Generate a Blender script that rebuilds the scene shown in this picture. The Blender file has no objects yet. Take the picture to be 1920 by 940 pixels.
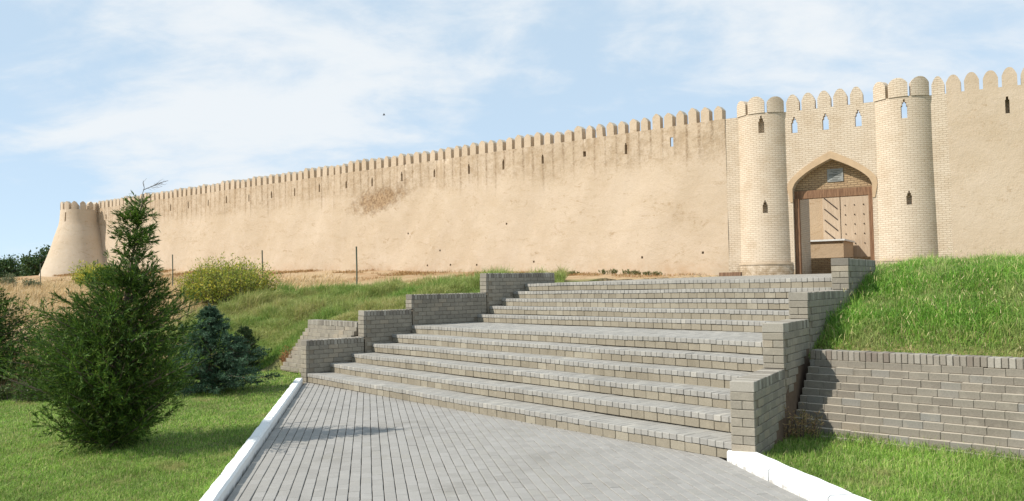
import bpy, math, random
import numpy as np
from mathutils import Matrix, Vector
random.seed(7); RNG = np.random.default_rng(11)
SC = bpy.context.scene; COL = SC.collection

# ------------------------------------------------------------------ camera, sky, sun, exposure
FPX, PITCH, ROLL, EYE = 1588.2, 0.0407, -0.0188, 1.79
cam_d = bpy.data.cameras.new('camera'); cam = bpy.data.objects.new('camera', cam_d); COL.objects.link(cam)
cam_d.sensor_width = 36.0; cam_d.lens = 36.0*FPX/1920.0; cam_d.clip_start = 0.1; cam_d.clip_end = 20000
cam.matrix_world = Matrix.Translation((0, 0, EYE)) @ Matrix.Rotation(math.pi/2+PITCH, 4, 'X') @ Matrix.Rotation(ROLL, 4, 'Z')
SC.camera = cam

SUN_EL, SUN_AZ = math.radians(44), math.radians(17)        # light travels along (cos az, sin az) in plan
LX, LY = math.cos(SUN_AZ), math.sin(SUN_AZ)
sd = bpy.data.lights.new('sun', 'SUN'); sd.energy = 4.4; sd.angle = math.radians(0.55); sd.color = (1.0, 0.945, 0.86)
so = bpy.data.objects.new('sun', sd); COL.objects.link(so)
so.rotation_euler = Vector((LX*math.cos(SUN_EL), LY*math.cos(SUN_EL), -math.sin(SUN_EL))).to_track_quat('-Z', 'Y').to_euler()

world = bpy.data.worlds.new('World'); SC.world = world; world.use_nodes = True
wn, wl = world.node_tree.nodes, world.node_tree.links
wn.clear()
w_out = wn.new('ShaderNodeOutputWorld'); w_bg = wn.new('ShaderNodeBackground'); w_bg.inputs['Strength'].default_value = 0.15
w_sky = wn.new('ShaderNodeTexSky'); w_sky.sky_type = 'NISHITA'; w_sky.sun_disc = False
w_sky.sun_elevation = SUN_EL; w_sky.sun_rotation = math.atan2(-LX, -LY); w_sky.altitude = 2500; w_sky.air_density = 0.8; w_sky.dust_density = 0.1; w_sky.ozone_density = 0.8
w_tc = wn.new('ShaderNodeTexCoord')
w_sep = wn.new('ShaderNodeSeparateXYZ'); wl.new(w_tc.outputs['Generated'], w_sep.inputs[0])
# thin high cloud: project the view direction on a flat layer overhead, so streaks flatten towards the horizon
w_den = wn.new('ShaderNodeMath'); w_den.operation = 'ADD'; w_den.inputs[1].default_value = 0.30; wl.new(w_sep.outputs['Z'], w_den.inputs[0])
w_den2 = wn.new('ShaderNodeMath'); w_den2.operation = 'MAXIMUM'; w_den2.inputs[1].default_value = 0.05; wl.new(w_den.outputs[0], w_den2.inputs[0])
w_div = wn.new('ShaderNodeVectorMath'); w_div.operation = 'DIVIDE'; wl.new(w_tc.outputs['Generated'], w_div.inputs[0])
w_cmb = wn.new('ShaderNodeCombineXYZ')
for i in range(3): wl.new(w_den2.outputs[0], w_cmb.inputs[i])
wl.new(w_cmb.outputs[0], w_div.inputs[1])
w_map = wn.new('ShaderNodeMapping'); w_map.inputs['Location'].default_value = (11.25, 1.75, 3.3); w_map.inputs['Scale'].default_value = (1.0, 1.35, 1.6)
w_map.inputs['Rotation'].default_value = (0, 0, 0.25)
wl.new(w_div.outputs[0], w_map.inputs['Vector'])
def wnoise(scale, detail, rough, dist):
    n = wn.new('ShaderNodeTexNoise'); n.inputs['Scale'].default_value = scale; n.inputs['Detail'].default_value = detail
    n.inputs['Roughness'].default_value = rough; n.inputs['Distortion'].default_value = dist
    wl.new(w_map.outputs[0], n.inputs['Vector']); return n
n1 = wnoise(0.95, 9, 0.55, 0.4); n2 = wnoise(4.5, 8, 0.62, 0.3)
w_add = wn.new('ShaderNodeMath'); w_add.operation = 'MULTIPLY_ADD'; w_add.inputs[1].default_value = 0.35
wl.new(n2.outputs['Fac'], w_add.inputs[0]); wl.new(n1.outputs['Fac'], w_add.inputs[2])
w_ramp = wn.new('ShaderNodeMapRange'); w_ramp.interpolation_type = 'SMOOTHSTEP'
w_ramp.inputs['From Min'].default_value = 0.62; w_ramp.inputs['From Max'].default_value = 0.83
w_ramp.inputs['To Min'].default_value = 0.0; w_ramp.inputs['To Max'].default_value = 0.9
wl.new(w_add.outputs[0], w_ramp.inputs['Value'])
w_mix = wn.new('ShaderNodeMix'); w_mix.data_type = 'RGBA'
w_hz = wn.new('ShaderNodeMix'); w_hz.data_type = 'RGBA'; w_hz.inputs['Factor'].default_value = 0.8; w_hz.inputs[7].default_value = (3.25, 4.1, 4.8, 1)   # even thin haze
wl.new(w_sky.outputs[0], w_hz.inputs[6])
wl.new(w_ramp.outputs[0], w_mix.inputs['Factor']); wl.new(w_hz.outputs[2], w_mix.inputs[6]); w_mix.inputs[7].default_value = (4.6, 4.8, 4.95, 1)
wl.new(w_mix.outputs[2], w_bg.inputs['Color']); wl.new(w_bg.outputs[0], w_out.inputs['Surface'])
vs = SC.view_settings; vs.view_transform = 'Standard'; vs.look = 'None'; vs.exposure = 0.37; vs.gamma = 1.0; vs.use_curve_mapping = False
SC.cycles.max_bounces = 6; SC.cycles.transparent_max_bounces = 4

# ------------------------------------------------------------------ helpers: objects
def link(o, parent=None):
    COL.objects.link(o)
    if parent is not None:
        o.parent = parent; o.matrix_parent_inverse = Matrix.Translation(-parent.location)
    return o
def tag(o, label=None, cat=None, group=None, kind=None):
    if label: o['label'] = label
    if cat: o['category'] = cat
    if group: o['group'] = group
    if kind: o['kind'] = kind
    return o
def thing(name, loc, label, cat, group=None):
    o = bpy.data.objects.new(name, None); o.location = loc; o.empty_display_size = 0.2
    COL.objects.link(o); return tag(o, label, cat, group)
class MB:
    """collects faces, becomes ONE mesh object"""
    def __init__(s): s.v = []; s.f = []; s.uv = []; s.r = []
    def face(s, pts, uvs=None):
        b = len(s.v); s.v.extend([tuple(p) for p in pts]); s.f.append(tuple(range(b, b+len(pts))))
        s.uv.append(uvs if uvs else [(0.0, 0.0)]*len(pts))
    def box(s, M, sx, sy, sz, uvscale=True):
        c = [M @ Vector((x*sx/2, y*sy/2, z*sz/2)) for x in (-1, 1) for y in (-1, 1) for z in (-1, 1)]
        for q, du, dv in (((0, 1, 3, 2), 1, 2), ((4, 6, 7, 5), 1, 2), ((0, 4, 5, 1), 0, 2), ((2, 3, 7, 6), 0, 2), ((0, 2, 6, 4), 0, 1), ((1, 5, 7, 3), 0, 1)):
            loc = [(((i >> 2) & 1)*sx, ((i >> 1) & 1)*sy, (i & 1)*sz) for i in q]
            s.face([c[i] for i in q], [(l[du], l[dv]) for l in loc])
    def tube(s, pts, rads, n=6):
        pts = [Vector(p) for p in pts]; rings = []
        for i, p in enumerate(pts):
            d = (pts[min(i+1, len(pts)-1)]-pts[max(i-1, 0)]).normalized()
            a = d.orthogonal().normalized(); b = d.cross(a)
            rings.append([p+(a*math.cos(2*math.pi*k/n)+b*math.sin(2*math.pi*k/n))*rads[i] for k in range(n)])
        for i in range(len(rings)-1):
            for k in range(n):
                s.face([rings[i][k], rings[i][(k+1) % n], rings[i+1][(k+1) % n], rings[i+1][k]])
        s.face(rings[-1]); s.face(rings[0][::-1])
    def build(s, name, mat, parent=None, smooth=False, merge=False):
        me = bpy.data.meshes.new(name); me.from_pydata(s.v, [], s.f)
        ul = me.uv_layers.new(name='UVMap'); flat = [c for f in s.uv for p in f for c in p]
        ul.data.foreach_set('uv', flat)
        if smooth: me.polygons.foreach_set('use_smooth', [True]*len(me.polygons))
        if merge:
            import bmesh
            bm = bmesh.new(); bm.from_mesh(me); bmesh.ops.remove_doubles(bm, verts=bm.verts, dist=0.001); bm.to_mesh(me); bm.free()
        if smooth: me.set_sharp_from_angle(angle=math.radians(32))
        me.materials.append(mat); me.update()
        return link(bpy.data.objects.new(name, me), parent)
def np_mesh(name, verts, loops, starts, totals, mat, parent=None, cols=None, rnd=None):
    me = bpy.data.meshes.new(name)
    me.vertices.add(len(verts)); me.vertices.foreach_set('co', np.ascontiguousarray(verts, np.float32).ravel())
    me.loops.add(len(loops)); me.loops.foreach_set('vertex_index', np.ascontiguousarray(loops, np.int32))
    me.polygons.add(len(starts)); me.polygons.foreach_set('loop_start', np.ascontiguousarray(starts, np.int32))
    me.polygons.foreach_set('loop_total', np.ascontiguousarray(totals, np.int32))
    if cols is not None:
        a = me.color_attributes.new('col', 'FLOAT_COLOR', 'POINT'); a.data.foreach_set('color', np.ascontiguousarray(cols, np.float32).ravel())
    if rnd is not None:
        a = me.attributes.new('rnd', 'FLOAT', 'POINT'); a.data.foreach_set('value', np.ascontiguousarray(rnd, np.float32))
    me.update(calc_edges=True); me.validate()
    me.polygons.foreach_set('use_smooth', [False]*len(me.polygons))
    me.materials.append(mat)
    return link(bpy.data.objects.new(name, me), parent)

# ------------------------------------------------------------------ helpers: materials
class NT:
    def __init__(s, name):
        s.m = bpy.data.materials.new(name); s.m.use_nodes = True; s.n = s.m.node_tree.nodes; s.l = s.m.node_tree.links
        s.b = s.n['Principled BSDF']; s.out = s.n['Material Output']
        s.b.inputs['Roughness'].default_value = 0.85; s.b.inputs['Specular IOR Level'].default_value = 0.25
    def put(s, sock, v):
        if hasattr(v, 'is_output'): s.l.new(v, sock)
        elif isinstance(v, (tuple, list)) and len(v) == 3 and sock.type == 'RGBA': sock.default_value = (*v, 1)
        else: sock.default_value = v
    def math(s, op, a, b=0.0, c=0.0, clamp=False):
        n = s.n.new('ShaderNodeMath'); n.operation = op; n.use_clamp = clamp
        for i, v in enumerate((a, b, c)):
            s.put(n.inputs[i], v)
        return n.outputs[0]
    def ss(s, v, a, b, lo=0.0, hi=1.0):
        n = s.n.new('ShaderNodeMapRange'); n.interpolation_type = 'SMOOTHSTEP'
        for k, x in (('Value', v), ('From Min', a), ('From Max', b), ('To Min', lo), ('To Max', hi)): s.put(n.inputs[k], x)
        return n.outputs[0]
    def mix(s, f, a, b, mode='MIX'):
        n = s.n.new('ShaderNodeMix'); n.data_type = 'RGBA'; n.blend_type = mode
        s.put(n.inputs['Factor'], f); s.put(n.inputs[6], a); s.put(n.inputs[7], b); return n.outputs[2]
    def noise(s, vec, scale, detail=5, rough=0.55, dist=0.0, stretch=None):
        if stretch:
            m = s.n.new('ShaderNodeMapping'); m.inputs['Scale'].default_value = stretch; s.put(m.inputs['Vector'], vec); vec = m.outputs[0]
        n = s.n.new('ShaderNodeTexNoise'); s.put(n.inputs['Vector'], vec)
        n.inputs['Scale'].default_value = scale; n.inputs['Detail'].default_value = detail; n.inputs['Roughness'].default_value = rough; n.inputs['Distortion'].default_value = dist
        return n.outputs['Fac']
    def pos(s): return s.n.new('ShaderNodeNewGeometry').outputs['Position']
    def uv(s): n = s.n.new('ShaderNodeUVMap'); n.uv_map = 'UVMap'; return n.outputs[0]
    def sep(s, v): n = s.n.new('ShaderNodeSeparateXYZ'); s.put(n.inputs[0], v); return n.outputs
    def attr(s, name, out='Fac'): n = s.n.new('ShaderNodeAttribute'); n.attribute_name = name; return n.outputs[out]
    def rand(s):                                            # per piece: object random + the 'rnd' attribute of joined pieces
        o = s.n.new('ShaderNodeObjectInfo').outputs['Random']
        return s.math('FRACT', s.math('ADD', o, s.attr('rnd')))
    def ramp(s, f, stops):
        n = s.n.new('ShaderNodeValToRGB'); e = n.color_ramp.elements
        while len(e) < len(stops): e.new(0.5)
        for i, (p, c) in enumerate(stops): e[i].position = p; e[i].color = (*c, 1)
        s.put(n.inputs[0], f); return n.outputs[0]
    def bump(s, h, strength=0.4, dist=0.02, normal=None):
        n = s.n.new('ShaderNodeBump'); n.inputs['Strength'].default_value = strength; n.inputs['Distance'].default_value = dist
        s.put(n.inputs['Height'], h)
        if normal is not None: s.put(n.inputs['Normal'], normal)
        return n.outputs[0]
    def done(s, col, normal=None, rough=None):
        s.put(s.b.inputs['Base Color'], col)
        if normal is not None: s.put(s.b.inputs['Normal'], normal)
        if rough is not None: s.put(s.b.inputs['Roughness'], rough)
        return s.m

def piece_mat(name, stops, spot=0.5, grain=60, wear=(0.55, 0.5, 0.42), wear_amt=0.35, dust_ledge_light=0.0):
    t = NT(name); p = t.pos(); r = t.rand()
    c = t.ramp(r, stops)
    g = t.noise(p, grain, 6, 0.65); b = t.noise(p, 7.0, 5, 0.6)
    c = t.mix(t.ss(g, 0.3, 0.75, 0, spot), c, t.mix(1.0, c, (0.55, 0.55, 0.55), 'MULTIPLY'))
    c = t.mix(t.ss(b, 0.52, 0.75, 0, wear_amt), c, wear)
    big = t.noise(p, 0.9, 7, 0.65, 0.5); c = t.mix(t.ss(big, 0.5, 0.72, 0, 0.55), c, t.mix(1.0, c, (0.70, 0.69, 0.66), 'MULTIPLY'))
    spots = t.noise(p, 3.2, 9, 0.8); c = t.mix(t.ss(spots, 0.60, 0.68, 0, 0.45), c, t.mix(1.0, c, (0.6, 0.57, 0.52), 'MULTIPLY'))
    if dust_ledge_light:                                                # sunlit ledge tops painted in: upward faces take a paler, dusty colour
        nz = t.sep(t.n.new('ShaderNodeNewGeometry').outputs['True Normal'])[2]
        c = t.mix(t.ss(nz, 0.6, 0.9, 0, dust_ledge_light), c, (0.48, 0.42, 0.33))
    return t.done(c, t.bump(g, 0.35, 0.006), 0.88)
M = {}
M['retcoping'] = piece_mat('retaining_coping_brick', [(0.0, (0.20, 0.165, 0.135)), (0.3, (0.255, 0.225, 0.185)), (0.7, (0.29, 0.262, 0.22)), (1.0, (0.38, 0.35, 0.30))], 0.4, 60, (0.33, 0.29, 0.235), 0.4)
M['paver'] = piece_mat('grey_concrete_paver', [(0.0, (0.285, 0.272, 0.25)), (0.35, (0.307, 0.294, 0.271)), (0.7, (0.323, 0.31, 0.288)), (1.0, (0.30, 0.286, 0.258))], 0.35, 90, (0.38, 0.365, 0.335), 0.45)
M['tread'] = piece_mat('stair_paver', [(0.0, (0.295, 0.282, 0.255)), (0.4, (0.325, 0.31, 0.28)), (0.85, (0.345, 0.33, 0.296)), (0.97, (0.355, 0.338, 0.30)), (1.0, (0.42, 0.395, 0.345))], 0.4, 80, (0.43, 0.41, 0.365), 0.5)
M['riser'] = piece_mat('stair_riser_block', [(0.0, (0.25, 0.218, 0.162)), (0.4, (0.275, 0.24, 0.18)), (0.85, (0.295, 0.26, 0.196)), (1.0, (0.34, 0.305, 0.235))], 0.45, 70, (0.34, 0.30, 0.225), 0.55)
M['wallbrick'] = piece_mat('grey_wall_brick', [(0.0, (0.245, 0.22, 0.178)), (0.45, (0.285, 0.256, 0.205)), (0.85, (0.31, 0.277, 0.22)), (1.0, (0.345, 0.295, 0.225))], 0.45, 60, (0.40, 0.355, 0.28), 0.5)
M['coping'] = piece_mat('coping_brick', [(0.0, (0.18, 0.16, 0.135)), (0.35, (0.255, 0.23, 0.19)), (0.7, (0.31, 0.285, 0.238)), (1.0, (0.40, 0.37, 0.315))], 0.4, 60, (0.36, 0.33, 0.28), 0.4)
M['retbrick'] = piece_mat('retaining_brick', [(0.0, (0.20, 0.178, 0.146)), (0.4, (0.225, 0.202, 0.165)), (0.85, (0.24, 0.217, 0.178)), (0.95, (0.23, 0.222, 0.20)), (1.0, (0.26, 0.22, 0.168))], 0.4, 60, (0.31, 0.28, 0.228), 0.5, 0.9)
def plain(name, col, rough=0.85, var=0.25, scale=6.0, bump=0.2, spec=0.25):
    t = NT(name); p = t.pos(); n = t.noise(p, scale, 6, 0.6)
    t.b.inputs['Specular IOR Level'].default_value = spec
    c = t.mix(t.ss(n, 0.3, 0.7, 0, var), col, tuple(x*0.55 for x in col))
    return t.done(c, t.bump(n, bump, 0.01), rough)
M['mortar'] = plain('mortar', (0.25, 0.215, 0.165), 0.95)
M['palemortar'] = plain('pale_mortar', (0.27, 0.225, 0.17), 0.95)
M['joint'] = plain('dark_joint_sand', (0.055, 0.048, 0.04), 0.95)
M['earth_render'] = plain('brown_earth_render', (0.16, 0.11, 0.075), 0.95, 0.5, 12)
M['wood'] = None
def whitewash():
    t = NT('whitewash'); p = t.pos(); n = t.noise(p, 9, 8, 0.7); n2 = t.noise(p, 45, 4, 0.6); z = t.sep(p)[2]
    c = t.mix(t.ss(n, 0.58, 0.72, 0, 0.5), (0.80, 0.80, 0.78), (0.42, 0.40, 0.36))
    c = t.mix(t.math('MULTIPLY', t.ss(z, 0.03, 0.0, 0, 0.8), t.ss(n, 0.42, 0.62)), c, (0.34, 0.31, 0.27))
    fl = t.noise(p, 22, 7, 0.75); c = t.mix(t.ss(fl, 0.62, 0.66, 0, 0.75), c, (0.40, 0.375, 0.33))
    return t.done(c, t.bump(n2, 0.4, 0.006), 0.9)
M['white'] = whitewash()
def wood(name, a, b):
    t = NT(name); p = t.pos(); n = t.noise(p, 3.0, 6, 0.6, 0.4, (6, 6, 0.6))
    return t.done(t.mix(t.ss(n, 0.35, 0.68), a, b), t.bump(n, 0.3, 0.01), 0.7)
M['wood'] = wood('gate_timber', (0.15, 0.078, 0.042), (0.26, 0.145, 0.08))
M['oldwood'] = wood('weathered_timber', (0.15, 0.085, 0.05), (0.25, 0.15, 0.09))
M['doorwood'] = wood('door_timber', (0.43, 0.325, 0.225), (0.50, 0.39, 0.28))
M['iron'] = plain('dark_iron', (0.05, 0.035, 0.028), 0.6)
M['plaque'] = plain('grey_stone_plaque', (0.28, 0.285, 0.27), 0.5, 0.2, 10)
M['ink'] = plain('engraved_ink', (0.10, 0.10, 0.09), 0.8)
M['post'] = plain('painted_metal_post', (0.09, 0.11, 0.08), 0.6)
M['dark'] = plain('shadowy_interior_brick', (0.10, 0.055, 0.035), 0.95)
M['whiteroof'] = plain('white_sheet', (0.72, 0.72, 0.70), 0.6)
M['feather'] = plain('black_feathers', (0.02, 0.02, 0.022), 0.7)
M['bark'] = plain('grey_bark', (0.17, 0.135, 0.10), 0.9, 0.5, 40)
M['twig'] = plain('bare_twig', (0.13, 0.11, 0.09), 0.9, 0.4, 40)

def clay(name, tint=(1, 1, 1), wallfx=False, uvcoords=True):
    t = NT(name); p = t.pos(); uv = t.uv(); sx = t.sep(uv); z = t.sep(p)[2]
    big = t.noise(p, 0.35, 6, 0.6); mid = t.noise(p, 1.6, 8, 0.65); fine = t.noise(p, 14, 6, 0.7); straw = t.noise(p, 40, 3, 0.6, 0.3, (1, 1, 2.2))
    c0 = tuple(a*b for a, b in zip((0.535, 0.435, 0.325), tint))
    c = t.mix(t.ss(big, 0.3, 0.7), c0, tuple(x*y for x, y in zip(c0, (0.90, 0.875, 0.83))))
    c = t.mix(t.ss(mid, 0.45, 0.75, 0, 0.45), c, tuple(x*y for x, y in zip(c0, (1.08, 1.09, 1.14))))
    lift = t.noise(p, 0.8, 4, 0.6, 0.6, (0.35, 0.35, 1.6))           # horizontal lifts of the clay render
    c = t.mix(t.ss(lift, 0.5, 0.72, 0, 0.35), c, tuple(x*y for x, y in zip(c0, (0.82, 0.78, 0.70))))
    spk = t.noise(p, 5.5, 10, 0.78)
    c = t.mix(t.ss(spk, 0.575, 0.68, 0, 0.5), c, tuple(x*y for x, y in zip(c0, (0.62, 0.55, 0.46))))
    scar = t.noise(p, 1.1, 9, 0.8, 1.2, (0.6, 0.6, 1.7))                # bands of chipped render
    c = t.mix(t.math('MULTIPLY', t.ss(scar, 0.53, 0.64, 0, 0.8), t.ss(spk, 0.45, 0.56)), c, tuple(x*y for x, y in zip(c0, (0.66, 0.58, 0.47))))
    h = t.math('ADD', t.math('MULTIPLY', fine, 0.5), t.math('ADD', t.math('MULTIPLY', mid, 1.2), t.math('MULTIPLY', straw, 0.25)))
    if not wallfx:
        nz = t.sep(t.n.new('ShaderNodeNewGeometry').outputs['True Normal'])[2]
        c = t.mix(t.ss(nz, 0.2, 0.6, 0, 0.7), c, (0.50, 0.455, 0.38))       # weathered grey tops
    if wallfx:
        u = sx[0]
        # eroded belt under the parapet
        zz = t.math('ADD', z, t.math('MULTIPLY', t.math('SUBTRACT', t.noise(p, 0.5, 5, 0.6), 0.5), 2.2))
        grit = t.noise(p, 10, 9, 0.82)
        c = t.mix(t.math('MULTIPLY', t.ss(grit, 0.5, 0.62, 0, 0.55), t.ss(zz, 6.3, 7.6, 0.25, 1)), c, tuple(x*y for x, y in zip(c0, (0.60, 0.53, 0.44))))
        belt = t.math('MULTIPLY', t.ss(zz, 6.9, 7.5), t.ss(t.noise(p, 2.6, 9, 0.75), 0.42, 0.66))
        c = t.mix(t.math('MULTIPLY', belt, 0.6), c, tuple(x*y for x, y in zip(c0, (0.62, 0.55, 0.46))))
        # run-off streaks under each gap of the battlements
        ph = t.math('ABSOLUTE', t.math('SUBTRACT', t.math('FRACT', t.math('ADD', t.math('DIVIDE', u, 0.6), 0.5)), 0.5))
        wob = t.math('MULTIPLY', t.math('SUBTRACT', t.noise(p, 3.0, 5, 0.6), 0.5), 0.16)
        ph = t.math('ADD', ph, wob); ph = t.math('ADD', ph, t.math('MULTIPLY', t.math('SUBTRACT', t.noise(p, 1.3, 3, 0.5, 0, (1, 1, 0.15)), 0.45), 0.22))
        length = t.noise(uv, 0.9, 2, 0.5, 0, (1, 0.02, 1))
        low = t.math('MULTIPLY_ADD', length, -3.6, 9.3)
        run = t.math('MULTIPLY', t.ss(ph, 0.19, 0.0), t.ss(t.math('SUBTRACT', z, low), -0.9, 0.5))
        run = t.math('MULTIPLY', run, t.ss(t.noise(p, 9, 6, 0.75), 0.36, 0.62, 0.1, 1.0))
        c = t.mix(t.math('MULTIPLY', run, 0.82), c, tuple(x*y for x, y in zip(c0, (0.42, 0.35, 0.27))))
        vst = t.noise(p, 2.4, 6, 0.65, 0.2, (1, 1, 0.10))                  # rain washes down the whole parapet
        c = t.mix(t.math('MULTIPLY', t.ss(vst, 0.5, 0.68, 0, 0.5), t.ss(zz, 6.6, 8.2)), c, tuple(x*y for x, y in zip(c0, (0.66, 0.58, 0.47))))
        # one large patch where the render has come away
        du = t.math('DIVIDE', t.math('SUBTRACT', u, PATCH_U), 2.5); dz = t.math('DIVIDE', t.math('SUBTRACT', z, 6.85), 0.8)
        dz = t.math('SUBTRACT', dz, t.math('MULTIPLY', du, -0.45))
        rr = t.math('SQRT', t.math('ADD', t.math('MULTIPLY', du, du), t.math('MULTIPLY', dz, dz)))
        rr = t.math('ADD', rr, t.math('MULTIPLY', t.math('SUBTRACT', t.noise(p, 2.2, 8, 0.75), 0.5), 2.4))
        pt = t.ss(rr, 1.15, 0.35)
        pc = t.mix(t.ss(t.noise(p, 6.5, 8, 0.75), 0.38, 0.62), tuple(x*y for x, y in zip(c0, (0.30, 0.21, 0.13))), tuple(x*y for x, y in zip(c0, (0.72, 0.60, 0.45))))
        c = t.mix(t.math('MULTIPLY', pt, 0.85), c, pc)
        # damp, orange foot of the wall
        ft = t.math('MULTIPLY', t.ss(t.math('SUBTRACT', z, t.math('MULTIPLY_ADD', u, 0.026, 2.1)), 0.75, 0.05), t.ss(t.noise(p, 0.9, 7, 0.7), 0.42, 0.66))
        c = t.mix(t.math('MULTIPLY', ft, 0.5), c, tuple(x*y for x, y in zip(c0, (0.72, 0.55, 0.40))))
        h = t.math('SUBTRACT', h, t.math('MULTIPLY', t.math('ADD', t.math('MULTIPLY', run, 0.5), t.math('ADD', pt, t.math('MULTIPLY', belt, 0.35))), 0.9))
    return t.done(c, t.bump(h, 0.55, 0.05), 0.95)
def brickwork(name, bw, bh, c1, c2, mort, msize=0.012, stain=True, bump=0.6):
    t = NT(name); p = t.pos(); uv = t.uv()
    bt = t.n.new('ShaderNodeTexBrick'); t.put(bt.inputs['Vector'], uv)
    bt.inputs['Scale'].default_value = 1.0; bt.inputs['Brick Width'].default_value = bw; bt.inputs['Row Height'].default_value = bh
    bt.inputs['Mortar Size'].default_value = msize; bt.inputs['Mortar Smooth'].default_value = 0.3; bt.inputs['Bias'].default_value = 0.0
    bt.inputs['Color1'].default_value = (*c1, 1); bt.inputs['Color2'].default_value = (*c2, 1); bt.inputs['Mortar'].default_value = (*mort, 1)
    c = bt.outputs['Color']; n = t.noise(p, 1.3, 7, 0.65); f = t.noise(p, 26, 5, 0.65)
    c = t.mix(t.ss(n, 0.42, 0.72, 0, 0.4), c, t.mix(1.0, c, (0.74, 0.66, 0.55), 'MULTIPLY'))
    c = t.mix(t.ss(f, 0.4, 0.75, 0, 0.35), c, t.mix(1.0, c, (1.18, 1.16, 1.12), 'MULTIPLY'))
    if stain:
        z = t.sep(p)[2]
        c = t.mix(t.math('MULTIPLY', t.ss(z, 2.75, 2.1, 0, 0.75), t.ss(t.noise(p, 3.5, 6, 0.7), 0.35, 0.62)), c, (0.25, 0.17, 0.09))
    h = t.math('ADD', t.math('MULTIPLY', bt.outputs['Fac'], -1.0), t.math('MULTIPLY', f, 0.5))
    return t.done(c, t.bump(h, bump, 0.02), 0.92)
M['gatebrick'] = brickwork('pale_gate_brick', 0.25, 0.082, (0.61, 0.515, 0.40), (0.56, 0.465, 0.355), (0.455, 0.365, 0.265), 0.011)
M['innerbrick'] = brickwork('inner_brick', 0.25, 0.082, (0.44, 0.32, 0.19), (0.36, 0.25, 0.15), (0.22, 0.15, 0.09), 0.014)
M['greybrick'] = brickwork('grey_brick_cladding', 0.21, 0.085, (0.26, 0.24, 0.195), (0.22, 0.195, 0.155), (0.14, 0.12, 0.095), 0.008, False)
M['platform'] = brickwork('platform_pavers', 0.205, 0.105, (0.33, 0.31, 0.27), (0.29, 0.27, 0.235), (0.17, 0.15, 0.12), 0.006, False, 0.3)
M['arch'] = plain('smooth_arch_plaster', (0.52, 0.375, 0.235), 0.9, 0.35, 3.0)

def leaf_mat(name, trans=0.3, rough=0.6, spec=0.25):
    t = NT(name); c = t.attr('col', 'Color')
    t.b.inputs['Specular IOR Level'].default_value = spec; t.b.inputs['Roughness'].default_value = rough
    t.put(t.b.inputs['Base Color'], c)
    tr = t.n.new('ShaderNodeBsdfTranslucent'); t.put(tr.inputs['Color'], c)
    mx = t.n.new('ShaderNodeMixShader'); mx.inputs[0].default_value = trans
    t.l.new(t.b.outputs[0], mx.inputs[1]); t.l.new(tr.outputs[0], mx.inputs[2]); t.l.new(mx.outputs[0], t.out.inputs['Surface'])
    return t.m
M['grass'] = leaf_mat('grass_blades', 0.35, 0.55); M['needle'] = leaf_mat('conifer_foliage', 0.22, 0.6); M['straw'] = leaf_mat('dry_straw', 0.25, 0.8); M['leaf'] = leaf_mat('tree_leaves', 0.3, 0.5)

# ------------------------------------------------------------------ layout frames (metres; x right, y away, z up)
TH = 0.9011; AX, AY = math.sin(TH), math.cos(TH); LXs, LYs = math.cos(TH), -math.sin(TH)
X0, Y0 = -3.9545, 16.2611
RISE = 0.165; G1, LAND, G2 = 0.4652, 1.6928, 0.3458
def S(lat, d, z=0.0): return Vector((X0+d*AX+lat*LXs, Y0+d*AY+lat*LYs, z))
def dk(k): return (k-1)*G1 if k <= 6 else 5*G1+LAND+(k-7)*G2
RW = [(-0.02, 9.86), (1.25, 9.36), (2.34, 8.99), (4.29, 8.42), (6.33, 7.72)]
def W(d): return float(np.interp(d, [a for a, _ in RW], [b for _, b in RW]))
LD = [-0.02, 1.222, 2.3445, 4.291, 6.327]; HT = [0.805, 1.325, 1.63, 2.065]; HTR = [0.79, 1.30, 1.63, 2.085]
TW = 0.24
PHI = -0.1696; PDX, PDY = math.sin(PHI), math.cos(PHI); PLX, PLY = math.cos(PHI), -math.sin(PHI)
def PV(lat, al, z=0.0): return Vector((lat*PLX+al*PDX, lat*PLY+al*PDY, z))
KL, KR = -1.23, 3.53                                                     # pavement edges (inner foot of the kerbs)
J0 = Vector((9.2, 35.9)); GE = Vector((0.866, -0.5)); GN = Vector((-0.5, -0.866))       # gate front: start, along, outwards
WE = (Vector((-33.6, 69.0))-J0); WLEN = WE.length+0.9; WE.normalize(); WNn = Vector((-WE.y, WE.x))
if WNn.dot(-J0) < 0: WNn = -WNn
TOPZ = 8.7; MPITCH = 0.6
RP0 = Vector((3.54, 10.18)); RPE = Vector((0.72, -0.694)); RPN = Vector((-0.694, -0.72))   # right retaining wall
LP0 = Vector((-3.18, 17.23)); LPE = Vector((-LXs, -LYs)); LPN = Vector((-AX, -AY))      # left retaining wall
def px_u(x):                                                              # image column -> distance along the long wall
    r = (x-960)/FPX; return (J0.x-r*J0.y)/(r*WE.y-WE.x)
PATCH_U = px_u(712)
M['clay'] = clay('clay_render_wall', wallfx=True); M['clay2'] = clay('clay_render'); M['clay_in'] = clay('clay_render_inner', (0.86, 0.8, 0.72))

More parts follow.
